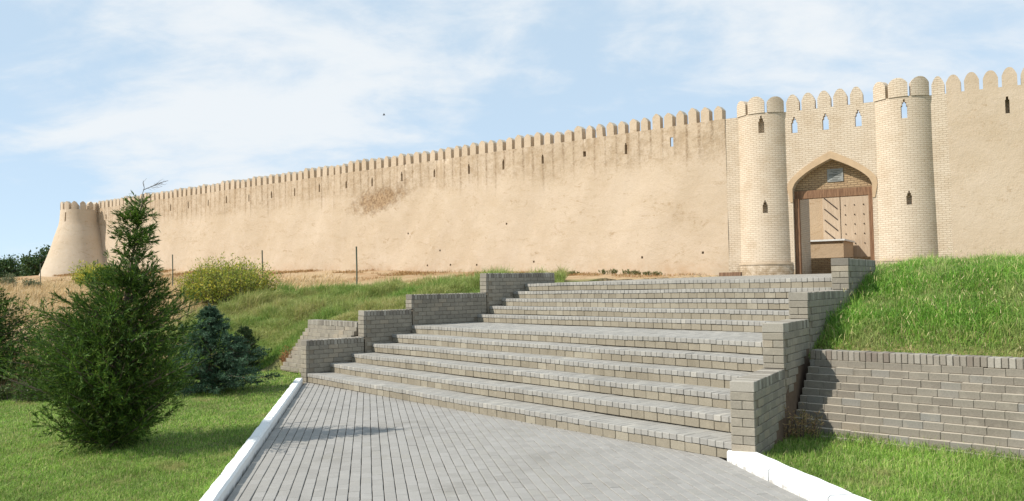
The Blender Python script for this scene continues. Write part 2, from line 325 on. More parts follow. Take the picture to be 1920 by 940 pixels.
# ------------------------------------------------------------------ terrain
def tps(P, z):
    P = np.array(P, float); n = len(P)
    def U(r2): return np.where(r2 > 0, 0.5*r2*np.log(np.maximum(r2, 1e-12)), 0)
    K = U(((P[:, None]-P[None])**2).sum(-1))+np.eye(n)*0.02
    Q = np.hstack([np.ones((n, 1)), P]); A = np.zeros((n+3, n+3)); A[:n, :n] = K; A[:n, n:] = Q; A[n:, :n] = Q.T
    w = np.linalg.solve(A, np.concatenate([z, np.zeros(3)]))
    def f(X, Y):
        X = np.asarray(X, float); Y = np.asarray(Y, float); o = w[n]+w[n+1]*X+w[n+2]*Y
        for i in range(n): o = o+w[i]*U((X-P[i, 0])**2+(Y-P[i, 1])**2)
        return o
    return f
def inpoly(X, Y, poly):
    X = np.asarray(X, float); Y = np.asarray(Y, float); c = np.zeros(X.shape, bool); n = len(poly)
    for i in range(n):
        x1, y1 = poly[i]; x2, y2 = poly[(i+1) % n]
        hit = ((y1 > Y) != (y2 > Y)) & (X < (x2-x1)*(Y-y1)/((y2-y1) if y2 != y1 else 1e-9)+x1); c ^= hit
    return c
def xy(v): return (v.x, v.y)
RO = lambda d: W(d)+TW
toe = [(-120, 8), (-30, 11.5), (-9.2, 14.9), (-6.9, 17.2), (-5.6, 18.7)]
LPend = LP0+LPE*2.35
polyL = toe+[xy(LPend-LPN*0.12), xy(LP0-LPN*0.12), xy(S(-0.12, 1.35)), xy(S(-0.12, 6.3)), (9.2, 36.6), (60, 8), (400, 0), (400, 600), (-600, 600), (-600, 0)]
RPend = RP0+RPE*7.2
polyR = [xy(RP0-RPN*0.12), xy(RPend-RPN*0.12), (30, -8), (80, -20), (80, 20), (16.5, 31.8), (14.2, 33.0), xy(S(RO(6.33)-.12, 6.33)), xy(S(RO(4.29)-.12, 4.29)), xy(S(RO(2.4)-.12, 2.4))]
polyP = [xy(S(0, 5.3)), xy(S(-0.1, 6.33)), (9.5, 36.4), (16.5, 32.2), xy(S(RO(6.33)-.12, 6.33)), xy(S(W(5.3), 5.3))]
polyS = [xy(S(-.12, -0.1)), xy(S(W(0)+.12, -0.1)), xy(S(W(2.3)+.12, 2.3)), xy(S(W(6.3)+.12, 6.3)), xy(S(-.12, 6.3))]
cl = [(p, 0.0) for p in toe]+[((-7.2, 19.5), 0.25), ((-5.3, 19.3), 0.35), ((-10.5, 18), 0.9), ((-14, 19), 1.0), ((-22, 20), 1.0), ((-60, 20), 0.8), ((-120, 25), 0.6),
      (xy(LPend-LPN*0.3), 0.93), (xy(LP0-LPN*0.3), 0.97), (xy(S(-.2, 2.34)), 1.2), (xy(S(-.2, 4.29)), 1.58), (xy(S(-.2, 6.33)), 1.78), (xy(S(-1.5, 4.29)), 1.55), (xy(S(-1.5, 2.6)), 1.22), (xy(S(-3.0, 3.4)), 1.15),
      ((-6.5, 23), 0.95), ((-9, 23), 0.85), ((-12, 24), 1.3), ((-16, 27), 1.75), ((-24, 35), 2.1), ((-40, 40), 2.0),
      ((-5.7, 31), 1.69), ((-10.55, 35.8), 1.74), ((-16.8, 42), 1.88), ((-24, 49), 2.15), ((-31.4, 56.3), 2.35), ((-45, 62), 2.6), ((-70, 70), 2.6), ((-2.5, 27), 1.68), ((0, 24), 1.78),
      ((-7.6, 28), 1.5), ((-12.5, 31), 1.7), ((4, 29), 1.9)]
for f, zz in ((0, 2.02), (0.08, 2.15), (0.2, 2.36), (0.4, 2.8), (0.6, 3.1), (0.8, 3.35), (1.0, 3.35)):
    q = J0+WE*(WLEN*f)+WNn*0.2; cl.append((xy(q), zz)); q2 = q-WNn*8; cl.append((xy(q2), zz))
cl += [((-39, 68), 3.2), ((-60, 90), 2.0), ((-120, 120), 0.8), ((30, 90), 2.3), ((20, 45), 2.1), ((60, 60), 2.2), ((100, 200), 2), ((-200, 200), 0), ((-300, 40), 0)]
TL = tps([p for p, _ in cl], np.array([z for _, z in cl]))
def gp(s, out): q = J0+GE*s+GN*out; return (q.x, q.y)
cr = [(xy(RP0-RPN*0.3), 0.86), (xy(RP0+RPE*1.5-RPN*.3), .87), (xy(RP0+RPE*3-RPN*.3), .87), (xy(RPend-RPN*.3), .87), (xy(RPend+RPE*8), 0.8), (xy(S(RO(2.4), 2.4)), 0.9), (xy(S(RO(3.3), 3.3)), 1.12), (xy(S(RO(4.29), 4.29)), 1.36), (xy(S(RO(5.3), 5.3)), 1.62), (xy(S(RO(6.33), 6.33)), 1.80),
      (xy(RP0+RPE*1.0-RPN*1.6), 1.32), (xy(RP0+RPE*3-RPN*1.6), 1.28), (xy(RP0+RPE*1.2-RPN*3.4), 1.78), (xy(RP0+RPE*4-RPN*3.4), 1.74), (xy(RP0+RPE*2-RPN*5.5), 1.86), (xy(RP0+RPE*5-RPN*5.5), 1.80), (xy(RP0+RPE*8-RPN*5), 1.80),
      (gp(5.5, 8), 1.93), (gp(8, 6), 1.95), (gp(6.5, 1), 1.98), (gp(9, 0.5), 2.0), (gp(14, 0.5), 2.0), (gp(20, 0.5), 2.0), (gp(12, 9), 1.97), ((40, 10), 2.0)]
TR = tps([p for p, _ in cr], np.array([z for _, z in cr]))
pa, pb, pc, pd_ = S(0, 5.41), S(W(5.41), 5.41), Vector((14.6, 32.8, 0)), Vector((8.9, 36.1, 0))
def plat_z(X, Y):
    n = (Vector((pd_.x+pc.x, pd_.y+pc.y, 0))/2-(pa+pb)/2)
    dd = ((np.asarray(X)-pa.x)*AX+(np.asarray(Y)-pa.y)*AY)          # distance behind the top nosing
    return 1.815+np.clip(dd, -1, 19)*0.0108
def zg(X, Y):
    X = np.asarray(X, float); Y = np.asarray(Y, float)
    z = np.zeros(X.shape)+0.012*np.sin(X*1.3+Y*0.7)*np.cos(Y*0.9)
    L = inpoly(X, Y, polyL); R = inpoly(X, Y, polyR); P = inpoly(X, Y, polyP); St = inpoly(X, Y, polyS)
    zl = np.maximum(TL(X, Y), 0.0)
    zl = zl+np.clip(zl, 0, 1)*(0.05*np.sin(X*0.9+1)*np.sin(Y*0.8)+0.02*np.sin(X*2.7+Y*1.9))
    far = np.clip((np.hypot(X, Y)-110)/150, 0, 1); zl = zl*(1-far)+1.0*far
    z = np.where(L, zl, z); zr = TR(X, Y); z = np.where(R, zr+0.03*np.sin(X*2.1)*np.sin(Y*1.7), z)
    pv = inpoly(X, Y, [xy(PV(KL-.1, -20)), xy(PV(KR+.1, -20)), xy(PV(KR+.1, 9.5)), xy(PV(KL-.1, 17.5))])
    z = np.where(pv & ~L & ~R, -0.12, z)
    z = np.where(P, np.minimum(plat_z(X, Y), 2.0)-0.09, z); z = np.where(St, -0.15, z)
    return z
def axis(lo, hi, step, far, grow=1.25):
    a = list(np.arange(lo, hi+1e-6, step)); s = step; x = hi
    while x < far: s *= grow; x += s; a.append(x)
    s = step; x = lo; b = []
    while x > -far: s *= grow; x -= s; b.append(x)
    return np.array(b[::-1]+a)
gx = np.unique(np.round(np.concatenate([axis(-10, 9.5, 0.16, 4200, 1.13)]), 4)); gy = np.unique(np.round(axis(4.5, 24, 0.16, 4200, 1.11), 4)); gy = gy[gy > -400]
GX, GY = np.meshgrid(gx, gy); GZ = zg(GX.ravel(), GY.ravel())
gv = np.stack([GX.ravel(), GY.ravel(), GZ], 1); nx, ny = len(gx), len(gy)
ii, jj = np.meshgrid(np.arange(nx-1), np.arange(ny-1)); a0 = (jj*nx+ii).ravel()
gl = np.stack([a0, a0+1, a0+nx+1, a0+nx], 1).ravel()
# what grows where: R = lawn green, G = straw, B = green rough grass
def covers(X, Y, Z):
    L = inpoly(X, Y, polyL); R = inpoly(X, Y, polyR)
    lawn = (~L & ~R).astype(float)
    wallu = (X-J0.x)*WE.x+(Y-J0.y)*WE.y; walld = (X-J0.x)*WNn.x+(Y-J0.y)*WNn.y
    nz = np.sin(X*0.8+2)*np.sin(Y*0.63)+0.6*np.sin(X*2.1+Y*1.3)
    # green rough slope: right of a line from the toe to the crest
    side = X-(-7.0-(Y-18)*0.27)
    g = np.clip(side/1.6+0.35*nz+0.4, 0, 1)*np.clip((30.3+0.45*nz-Y-np.clip(X+4, 0, 9)*0.9)/1.5, 0, 1)
    green = np.where(L, g, np.where(R, 1.0, 0.0))
    straw = np.where(L, (1-g)*np.clip((walld-3.0)/6, 0.0, 1), 0.0)
    return lawn, straw, green
lw, stw, gr = covers(gv[:, 0], gv[:, 1], gv[:, 2])
cols = np.stack([lw, stw, gr, np.ones(len(lw))], 1)
def ground_mat():
    t = NT('ground_soil'); p = t.pos(); c3 = t.n.new('ShaderNodeSeparateColor'); t.l.new(t.attr('col', 'Color'), c3.inputs[0])
    n = t.noise(p, 2.2, 8, 0.65); f = t.noise(p, 25, 6, 0.7); b = t.noise(p, 0.35, 5, 0.6, 0.4)
    dust_ledge_light = t.mix(t.ss(n, 0.35, 0.7), (0.43, 0.315, 0.19), (0.34, 0.235, 0.135))
    dust_ledge_light = t.mix(t.ss(b, 0.45, 0.62, 0, 0.7), dust_ledge_light, (0.30, 0.165, 0.075))
    dust_ledge_light = t.mix(t.ss(f, 0.5, 0.75, 0, 0.5), dust_ledge_light, (0.50, 0.40, 0.26))
    straw = t.mix(t.ss(n, 0.35, 0.65), (0.44, 0.32, 0.18), (0.34, 0.235, 0.12))
    lawn = t.mix(t.ss(n, 0.35, 0.65), (0.12, 0.17, 0.04), (0.17, 0.17, 0.06))
    rough = t.mix(t.ss(n, 0.35, 0.65), (0.13, 0.155, 0.045), (0.26, 0.20, 0.09))
    c = t.mix(c3.outputs[1], dust_ledge_light, straw); c = t.mix(c3.outputs[2], c, rough); c = t.mix(c3.outputs[0], c, lawn)
    return t.done(c, t.bump(t.math('ADD', n, t.math('MULTIPLY', f, 0.5)), 0.6, 0.05), 0.95)
ground = np_mesh('ground', gv, gl, np.arange(len(a0))*4, np.full(len(a0), 4), ground_mat(), None, cols)
tag(ground, kind='structure'); ground.data.polygons.foreach_set('use_smooth', [True]*len(ground.data.polygons))

# ------------------------------------------------------------------ laying bricks, blocks and pavers piece by piece
_cache = {}
def chamfer_arrays(sx, sy, sz, c):
    V = []; idx = {}
    for x in (-1, 1):
        for y in (-1, 1):
            for z in (-1, 1):
                for a in range(3):
                    h = [x*sx/2, y*sy/2, z*sz/2]
                    for b in range(3):
                        if b != a: h[b] -= (x, y, z)[b]*c
                    idx[(x, y, z, a)] = len(V); V.append(h)
    F = []
    for a in range(3):
        b, d = (a+1) % 3, (a+2) % 3
        for s in (-1, 1):
            q = []
            for (p, r) in ((-1, -1), (1, -1), (1, 1), (-1, 1)):
                k = [0, 0, 0]; k[a] = s; k[b] = p; k[d] = r; q.append(idx[(*k, a)])
            F.append(q if s > 0 else q[::-1])
        for p in (-1, 1):
            for r in (-1, 1):
                k1 = [0, 0, 0]; k1[a] = -1; k1[b] = p; k1[d] = r; k2 = list(k1); k2[a] = 1
                q = [idx[(*k1, b)], idx[(*k2, b)], idx[(*k2, d)], idx[(*k1, d)]]
                F.append(q if p*r > 0 else q[::-1])
    for x in (-1, 1):
        for y in (-1, 1):
            for z in (-1, 1):
                q = [idx[(x, y, z, a)] for a in range(3)]; F.append(q if x*y*z > 0 else q[::-1])
    return np.array(V, float), F
def unit(size, c):
    k = tuple(round(s, 3) for s in size)+(round(c, 4),)
    if k not in _cache: _cache[k] = [chamfer_arrays(*k[:3], k[3]), None, k]
    return _cache[k]
def lay(name, pieces, mat, parent, limit=300, chamfer=0.004, stuff_name=None, stuff_mat=None):
    """pieces: (centre, (x axis, y axis, z axis), (sx, sy, sz)). The nearest `limit` become objects, the rest one joined part."""
    def key(p):
        c = p[0]; return (c.x**2+c.y**2)+(0 if abs(math.atan2(c.x, c.y)) < 0.56 and c.y > 6.6 else 1e5)
    pieces = sorted(pieces, key=key)
    pieces = [(c, (a if a[0].cross(a[1]).dot(a[2]) > 0 else (-a[0], a[1], a[2])), z) for c, a, z in pieces]
    for c, ax, sz in pieces[:limit]:
        e = unit(sz, chamfer)
        if e[1] is None: e[1] = {}
        if mat.name not in e[1]:
            me = bpy.data.meshes.new(name); me.from_pydata([tuple(v) for v in e[0][0]], [], e[0][1]); me.materials.append(mat); e[1][mat.name] = me
        o = bpy.data.objects.new(name, e[1][mat.name])
        m = Matrix((ax[0], ax[1], ax[2])).transposed().to_4x4(); m.translation = c
        link(o, parent); o.matrix_basis = m
    rest = pieces[limit:]
    if rest:
        Vs = []; Ls = []; St = []; To = []; Rn = []; nv = 0; nl = 0
        for c, ax, sz in rest:
            v, F = unit(sz, chamfer)[0]; A = np.array([list(ax[0]), list(ax[1]), list(ax[2])])
            Vs.append(v@A+np.array(c)); Rn.append(np.full(len(v), random.random()))
            for f in F: St.append(nl); To.append(len(f)); Ls.extend([i+nv for i in f]); nl += len(f)
            nv += len(v)
        o = np_mesh(stuff_name or name+'_field', np.concatenate(Vs), Ls, St, To, stuff_mat or mat, parent, None, np.concatenate(Rn)); tag(o, kind='stuff')
def jit(ax, a=0.006):
    """slightly out of true"""
    R = Matrix.Rotation(random.gauss(0, a), 3, 'X') @ Matrix.Rotation(random.gauss(0, a), 3, 'Y') @ Matrix.Rotation(random.gauss(0, a), 3, 'Z')
    return tuple((R @ Vector(v)) for v in ax)
UP = Vector((0, 0, 1)); AV = Vector((AX, AY, 0)); LV = Vector((LXs, LYs, 0)); PD = Vector((PDX, PDY, 0)); PL = Vector((PLX, PLY, 0))

# pavement
pav = MB()
pv = [PV(KL-.05, -6, -.05), PV(KR+.05, -6, -.05), PV(KR+.05, 9.2, -.05), PV(KL-.05, 17.6, -.05)]
pav.face(pv); pavement = tag(pav.build('pavement', M['joint']), kind='structure')
pcs = []; pw, plen = 0.1025, 0.205
ncol = int((KR-KL)/pw)
for i in range(ncol+1):
    lat = KL+0.02+pw*(i+0.5)
    if lat > KR-0.02: break
    off = (i % 2)*plen/2+random.uniform(-.006, .006)
    for j in range(-6, 80):
        al = 0.8+off+j*plen
        c = PV(lat, al)
        rel = (Vector((c.x-X0, c.y-Y0, 0))).dot(AV)
        if rel > 0.12 or al < 2.2: continue
        pcs.append((Vector((c.x+random.gauss(0, .0008), c.y, -0.03+random.gauss(0, .0012))), jit((PL, PD, UP), 0.003), (0.0955, 0.2015, 0.06)))
lay('paver', pcs, M['paver'], pavement, 300, 0.004)

# kerbs
def kerb(lat0, lat1, a0, a1, label, side):
    root = thing('kerb', PV((lat0+lat1)/2, (a0+a1)/2), label, 'kerb')
    a = a0; n = 0
    while a < a1-0.05:
        b = min(a+1.0, a1); mb = MB(); segs = 12
        for i in range(segs):
            t0, t1 = a+0.009+(b-a-.018)*i/segs, a+0.009+(b-a-.018)*(i+1)/segs
            def prof(t):
                w = 0.003*math.sin(t*9.1+side)+0.002*math.sin(t*23)
                h = 0.10+0.003*math.sin(t*5.3+n)+0.002*math.sin(t*17)
                return [PV(lat0+w, t, -0.1), PV(lat0+w+.004, t, h-.02), PV(lat0+w+.022, t, h), PV(lat1-.02, t, h+.002), PV(lat1, t, h-.02), PV(lat1, t, -.1)]
            p, q = prof(t0), prof(t1)
            for k in range(5): mb.face([p[k], q[k], q[k+1], p[k+1]])
            if i == 0: mb.face(p)
            if i == segs-1: mb.face(q[::-1])
        mb.build('kerb_stone', M['white'], root, False); a = b; n += 1
kerb(KL-0.145, KL, 2.2, 16.62, 'whitewashed kerb along the left lawn, running to the foot of the stairs', 1)
kerb(KR, KR+0.24, 2.2, 8.1, 'bright whitewashed kerb at the right lawn, ending at the brick parapet', 2)

# ------------------------------------------------------------------ staircase
stairs = thing('staircase', S(4.7, 2.0), 'broad grey brick staircase climbing in two flights to the gate', 'staircase')
core = MB(); nose = []; ris = []; trd = []
for k in range(1, 12):
    d0 = dk(k); d1 = dk(k+1) if k < 11 else d0+0.9; z = k*RISE; nd = 0.2
    fr = d0+0.055; bk = d1+0.12
    q = [S(0.005, fr), S(W(fr)-.0, fr), S(W(bk)-.0, bk), S(0.005, bk)]
    zt = z-0.012; zb = z-RISE-0.16
    top = [Vector((p.x, p.y, zt)) for p in q]; bot = [Vector((p.x, p.y, zb)) for p in q]
    core.face(top)
    for i in range(4): core.face([bot[i], bot[(i+1) % 4], top[(i+1) % 4], top[i]])
    wid = W(d0); n = int(wid/0.1025); pw = wid/n
    sag = [0.006*math.sin(j*0.05+k*1.7)+0.004*math.sin(j*0.21+k) for j in range(n)]
    for j in range(n):
        lat = (j+.5)*pw; c = S(lat, d0+nd/2+random.gauss(0, .002), z-0.0325+sag[j]+random.gauss(0, .0012))
        nose.append((c, jit((LV, AV, UP), 0.006), (0.098, nd-.004, 0.065)))
        dd = d0+nd; 
        while dd < d1-0.03:
            dl = min(0.2 if (k in (6, 11)) else 0.30, d1-dd+(0.02 if k < 11 else 0))
            if dl > 0.04: trd.append((S(lat, dd+dl/2, z-0.033+sag[j]*.6+random.gauss(0, .001)), jit((LV, AV, UP), 0.004), (0.099, round(dl-.003, 2), 0.06)))
            dd += dl
    m = int(wid/0.203); bw = wid/m
    for j in range(m):
        lat = (j+.5)*bw
        ris.append((S(lat, d0+0.012+0.045+random.gauss(0, .002), z-0.065-0.05+0.006*math.sin(j*.1+k*1.7)), jit((LV, AV, UP), 0.006), (bw-.006, 0.09, 0.096)))
core.build('step_core', M['mortar'], stairs)
lay('nosing_paver', nose, M['tread'], stairs, 300, 0.005)
lay('riser_block', ris, M['riser'], stairs, 300, 0.004)
lay('tread_paver', trd, M['tread'], stairs, 0, 0.003)

# upper platform up to the gate, rising very slightly
mb = MB(); nu, nvv = 12, 16
def platpt(i, j):
    u, v = i/nu, j/nvv
    A = S(-0.0, 5.41+0.85*0+0.2); B = S(W(5.6)+.05, 5.61); Cc = Vector((14.9, 32.3, 0)); Dd = Vector((8.6, 36.1, 0))
    L = A.lerp(Dd, v); R = B.lerp(Cc, v); p = L.lerp(R, u); p.z = float(plat_z(p.x, p.y))-.004; return p
for i in range(nu):
    for j in range(nvv):
        P = [platpt(i, j), platpt(i+1, j), platpt(i+1, j+1), platpt(i, j+1)]
        mb.face(P, [((p.x-X0)*LXs+(p.y-Y0)*LYs, (p.x-X0)*AX+(p.y-Y0)*AY) for p in P])
tag(mb.build('platform', M['platform']), kind='structure')

# ------------------------------------------------------------------ stepped parapets beside the stairs
def parapet(name, pts, heights, label, inner_sign, base_fn, earth=None):
    """pts: [(d, lat of the inner face)], inner_sign -1: body lies on the low-lat side (left), +1: on the high-lat side (right)"""
    root = thing(name, S(pts[0][1], pts[0][0], 0), label, 'parapet')
    core = MB(); bricks = []; cop = []
    for i in range(4):
        d0, l0 = pts[i]; d1, l1 = pts[i+1]; h = heights[i]
        A = S(l0, d0); B = S(l1, d1); run = (B-A); run.z = 0; ln = run.length; run.normalize()
        out = LV*inner_sign; out = (out-run*out.dot(run)).normalized()           # across the wall, away from the steps
        low = heights[i-1] if i else -0.1
        zb = -0.1
        A2 = A+run*0.03; wi = 0.012
        q = [A2+out*wi, B+out*wi, B+out*(TW-wi), A2+out*(TW-wi)]
        zt = h-0.012
        bot = [Vector((p.x, p.y, zb)) for p in q]; top = [Vector((p.x, p.y, zt)) for p in q]
        uvl = [0, ln, ln+TW, 2*ln+TW, 2*ln+2*TW]
        core.face(top, [(0, 0)]*4)
        for a in range(4):
            core.face([bot[a], bot[(a+1) % 4], top[(a+1) % 4], top[a]], [(uvl[a], zb), (uvl[a+1], zb), (uvl[a+1], zt), (uvl[a], zt)])
        # coping: bricks on edge across the wall
        ch = 0.105; n = max(2, int(ln/0.072)); st = ln/n
        for j in range(n):
            c = A+run*((j+.5)*st)+out*(TW/2); 
            cop.append((Vector((c.x, c.y, h-ch/2+random.gauss(0, .0015))), jit((run, out, UP), 0.008), (st-.011, TW+.004, ch)))
        # front end: stacked stretchers, one or two per course
        bh = 0.0865; zt = h-ch; row = 0
        while zt > (low if i else -0.02)+0.02:
            hh = min(bh, zt-(low if i else -0.03)); 
            if hh < 0.02: break
            for (s0, s1) in (((0, 1.0),) if row % 2 == 0 else ((0, .5), (.5, 1.0))):
                wdt = (TW+.002)*(s1-s0); c = A+out*(TW*(s0+s1)/2)+run*0.028
                bricks.append((Vector((c.x, c.y, zt-hh/2)), jit((run, out, UP), 0.006), (0.062, wdt-.004, hh-.005)))
            zt -= hh; row += 1
        # long faces: the inner one above the steps, the outer one above the soil
        for face_in in (True, False):
            if face_in != (inner_sign < 0): continue                            # only the face that can be seen gets single bricks, the other keeps its cladding
            off = 0.027 if face_in else TW-0.027
            zt = h-ch; row = 0
            while zt > -0.05:
                hh = bh; u = -0.0+(0.10 if row % 2 else 0.0)+0.062
                while u < ln-0.01:
                    u1 = min(u+0.205, ln); 
                    if u1-u > 0.03:
                        um = (u+u1)/2; c = A+run*um+out*off; zc = zt-hh/2; dd = d0+(d1-d0)*um/ln
                        if zc > base_fn(dd)-0.06 and not (earth and earth(dd, zc)):
                            bricks.append((Vector((c.x, c.y, zc+random.gauss(0, .001))), jit((run, out, UP), 0.006), (round(u1-u-.004, 3), 0.06, hh-.005)))
                    u = u1
                zt -= hh; row += 1
    core.build('core', M['mortar'], root)
    lay('coping_brick', cop, M['coping'], root, 300, 0.005)
    lay('brick', bricks, M['wallbrick'], root, 300, 0.005)
    return root
def step_z(d):
    k = 0
    for i in range(1, 12):
        if d >= dk(i): k = i
    return k*RISE
parapet('stair_parapet', [(d, 0.0) for d in LD], HT, 'stepped grey brick parapet on the left side of the stairs', -1, step_z)
def soilR(d): return float(np.interp(d, [0, 2.3, 4.3, 6.4], [0, 0.0, 1.3, 1.75]))
rp = parapet('stair_parapet', RW, HTR, 'stepped grey brick parapet on the right, beside the tall grass bank', 1, soilR, lambda d, z: d < 2.3 and z < (d-0.55)*0.55)
# rubbed earth render on the foot of the right parapet
mb = MB(); 
def outerR(d, z, e=0.0):
    p = S(W(d)+TW+e, d); p.z = z; return p
N = 14; dl = [0.62+(2.40-0.62)*i/N for i in range(N+1)]
for i in range(N):
    a, b = dl[i], dl[i+1]
    za = (a-0.5)*0.55+0.03*math.sin(i*2.1); zb = (b-0.5)*0.55+0.03*math.sin(i*2.1+2.1)
    e = 0.03
    mb.face([outerR(a, -.1, e), outerR(b, -.1, e), outerR(b, zb, .008), outerR(a, za, .008)])
    mb.face([outerR(a, za, .008), outerR(b, zb, .008), outerR(b, zb, -.03), outerR(a, za, -.03)])
mb.build('earth_render', M['earth_render'], rp)

# ------------------------------------------------------------------ battered retaining walls, each course set back
def retaining(P, E, Nn, length, top, courses, label, mat, setback=0.058):
    root = thing('retaining_wall', (P.x, P.y, 0), label, 'retaining wall')
    E3 = Vector((E.x, E.y, 0)); N3 = Vector((Nn.x, Nn.y, 0)); P3 = Vector((P.x, P.y, 0))
    bricks = []; cop = []; core = MB(); ch, bh = 0.108, 0.079
    n = int(length/0.066); st = length/n
    for j in range(n):
        c = P3+E3*((j+.5)*st)-N3*0.1; cop.append((Vector((c.x, c.y, top-ch/2+random.gauss(0, .002))), jit((E3, N3, UP), 0.01), (st-.006, 0.2, ch)))
    for r in range(courses):
        z = top-ch-bh*(r+.5); o = 0.012+setback*r if r else 0.006
        u = -random.uniform(0.02, 0.2)
        while u < length:
            L = random.choice((0.2, 0.2, 0.205, 0.21)); u0, u1 = max(u, 0), min(u+L, length)
            if u1-u0 > 0.03:
                c = P3+E3*((u0+u1)/2)+N3*(o-0.055+random.gauss(0, .003)); bricks.append((Vector((c.x, c.y, z+random.gauss(0, .0015))), jit((E3, N3, UP), 0.004), (round(u1-u0-.003, 3), 0.11, bh-.002)))
            u += L
        a = P3+N3*(o-0.012); zt, zb = z+bh/2-.004, z-bh/2-.02
        b0, b1 = a+E3*0.0, a+E3*length; k0, k1 = P3-N3*0.25, P3-N3*0.25+E3*length
        f = lambda p, zz: Vector((p.x, p.y, zz))
        core.face([f(b0, zb), f(b1, zb), f(b1, zt), f(b0, zt)]); core.face([f(b0, zt), f(b1, zt), f(k1, zt), f(k0, zt)])
        core.face([f(b1, zb), f(k1, zb), f(k1, zt), f(b1, zt)]); core.face([f(k0, zb), f(b0, zb), f(b0, zt), f(k0, zt)])
    core.build('core', M['palemortar'], root)
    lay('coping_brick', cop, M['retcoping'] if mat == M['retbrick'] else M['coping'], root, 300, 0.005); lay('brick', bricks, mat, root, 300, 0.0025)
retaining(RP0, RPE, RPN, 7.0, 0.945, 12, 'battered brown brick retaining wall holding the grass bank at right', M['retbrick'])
retaining(LP0, LPE, LPN, 2.3, 1.10, 12, 'small grey brick retaining wall behind the left parapet foot', M['wallbrick'])

# ------------------------------------------------------------------ fortress: surfaces with real openings
def grid_wall(mb, us, vs, fmap, holes, uv=True, vlow=None, flip=False):
    """front surface over the grid us x vs; holes: (u0,u1,v0,v1,depth,closed). fmap(u, v, w) with w = depth into the wall"""
    us = sorted(set(us)|{h[0] for h in holes}|{h[1] for h in holes}); vs = sorted(set(vs)|{h[2] for h in holes}|{h[3] for h in holes})
    def dedupe(a):
        o = [a[0]]
        for x in a[1:]:
            if x-o[-1] > 1e-5: o.append(x)
        return o
    us, vs = dedupe(us), dedupe(vs)
    def put(q, uvs): mb.face(q, uvs)
    for i in range(len(us)-1):
        um = (us[i]+us[i+1])/2
        for j in range(len(vs)-1):
            vm = (vs[j]+vs[j+1])/2
            h = next((h for h in holes if h[0] < um < h[1] and h[2] < vm < h[3]), None)
            u0, u1, v0, v1 = us[i], us[i+1], vs[j], vs[j+1]
            if h is None:
                put([fmap(u0, v0, 0), fmap(u1, v0, 0), fmap(u1, v1, 0), fmap(u0, v1, 0)], [(u0, v0), (u1, v0), (u1, v1), (u0, v1)])
            elif h[5]:
                put([fmap(u0, v0, h[4]), fmap(u1, v0, h[4]), fmap(u1, v1, h[4]), fmap(u0, v1, h[4])], [(u0, v0), (u1, v0), (u1, v1), (u0, v1)])
    allh = [(h[0], h[1], h[2], h[3]) for h in holes]
    def covered(u, v): return any(a < u < b and c < v < d for a, b, c, d in allh)
    for (u0, u1, v0, v1, dep, _) in holes:
        e = 1e-3; um = (u0+u1)/2; vm = (v0+v1)/2
        for (A, B, probe) in (((u0, v0), (u0, v1), (u0-e, vm)), ((u1, v1), (u1, v0), (u1+e, vm)), ((u0, v1), (u1, v1), None), ((u1, v0), (u0, v0), (um, v0-e))):
            if probe and covered(*probe): continue
            if probe is None and covered(um, v1+e):                  # stepped head: only the shoulders
                nb = next(h for h in holes if h[0] < um < h[1] and h[2] < v1+e < h[3])
                for (a, b) in ((u0, nb[0]), (nb[1], u1)):
                    if b-a > 1e-4: put([fmap(a, v1, 0), fmap(b, v1, 0), fmap(b, v1, dep), fmap(a, v1, dep)], [(a, v1), (b, v1), (b, v1+dep), (a, v1+dep)])
                continue
            put([fmap(*A, 0), fmap(*B, 0), fmap(*B, dep), fmap(*A, dep)], [(A[0], A[1]), (B[0], B[1]), (B[0]+dep, B[1]), (A[0]+dep, A[1])])
def merlon_cols(mb, u0, u1, z0, z1, fmap, depth, shoulder=0.58, point=1.7, n=10, cap=0.0):
    us = [u0+(u1-u0)*i/n for i in range(n+1)]
    def top(u):
        x = abs((u-(u0+u1)/2)/((u1-u0)/2)); x = min(1, x)
        return z0+(z1-z0)*(shoulder+(1-shoulder)*max(0.0, 1-x**point))
    for i in range(n):
        a, b = us[i], us[i+1]; ta, tb = top(a), top(b)
        mb.face([fmap(a, z0, 0), fmap(b, z0, 0), fmap(b, tb, 0), fmap(a, ta, 0)], [(a, z0), (b, z0), (b, tb), (a, ta)])
        mb.face([fmap(b, z0, depth), fmap(a, z0, depth), fmap(a, ta, depth), fmap(b, tb, depth)], [(b, z0), (a, z0), (a, ta), (b, tb)])
        mb.face([fmap(a, ta, 0), fmap(b, tb, 0), fmap(b, tb, depth), fmap(a, ta, depth)], [(a, ta), (b, tb), (b, tb+depth), (a, ta+depth)])
    for u in (u0, u1):
        t = top(u); mb.face([fmap(u, z0, 0), fmap(u, z0, depth), fmap(u, t, depth), fmap(u, t, 0)], [(u, z0), (u+depth, z0), (u+depth, t), (u, t)])
def slit(uc, zc, w, h): return [(uc-w/2, uc+w/2, zc-h/2, zc+h*0.32), (uc-w*0.28, uc+w*0.28, zc+h*0.32, zc+h*0.5)]
def cross_slit(uc, z0, w, h): return [(uc-w/2, uc+w/2, z0, z0+h*0.66), (uc-w*0.33, uc+w*0.33, z0+h*0.66, z0+h*0.84), (uc-w*0.13, uc+w*0.13, z0+h*0.84, z0+h)]

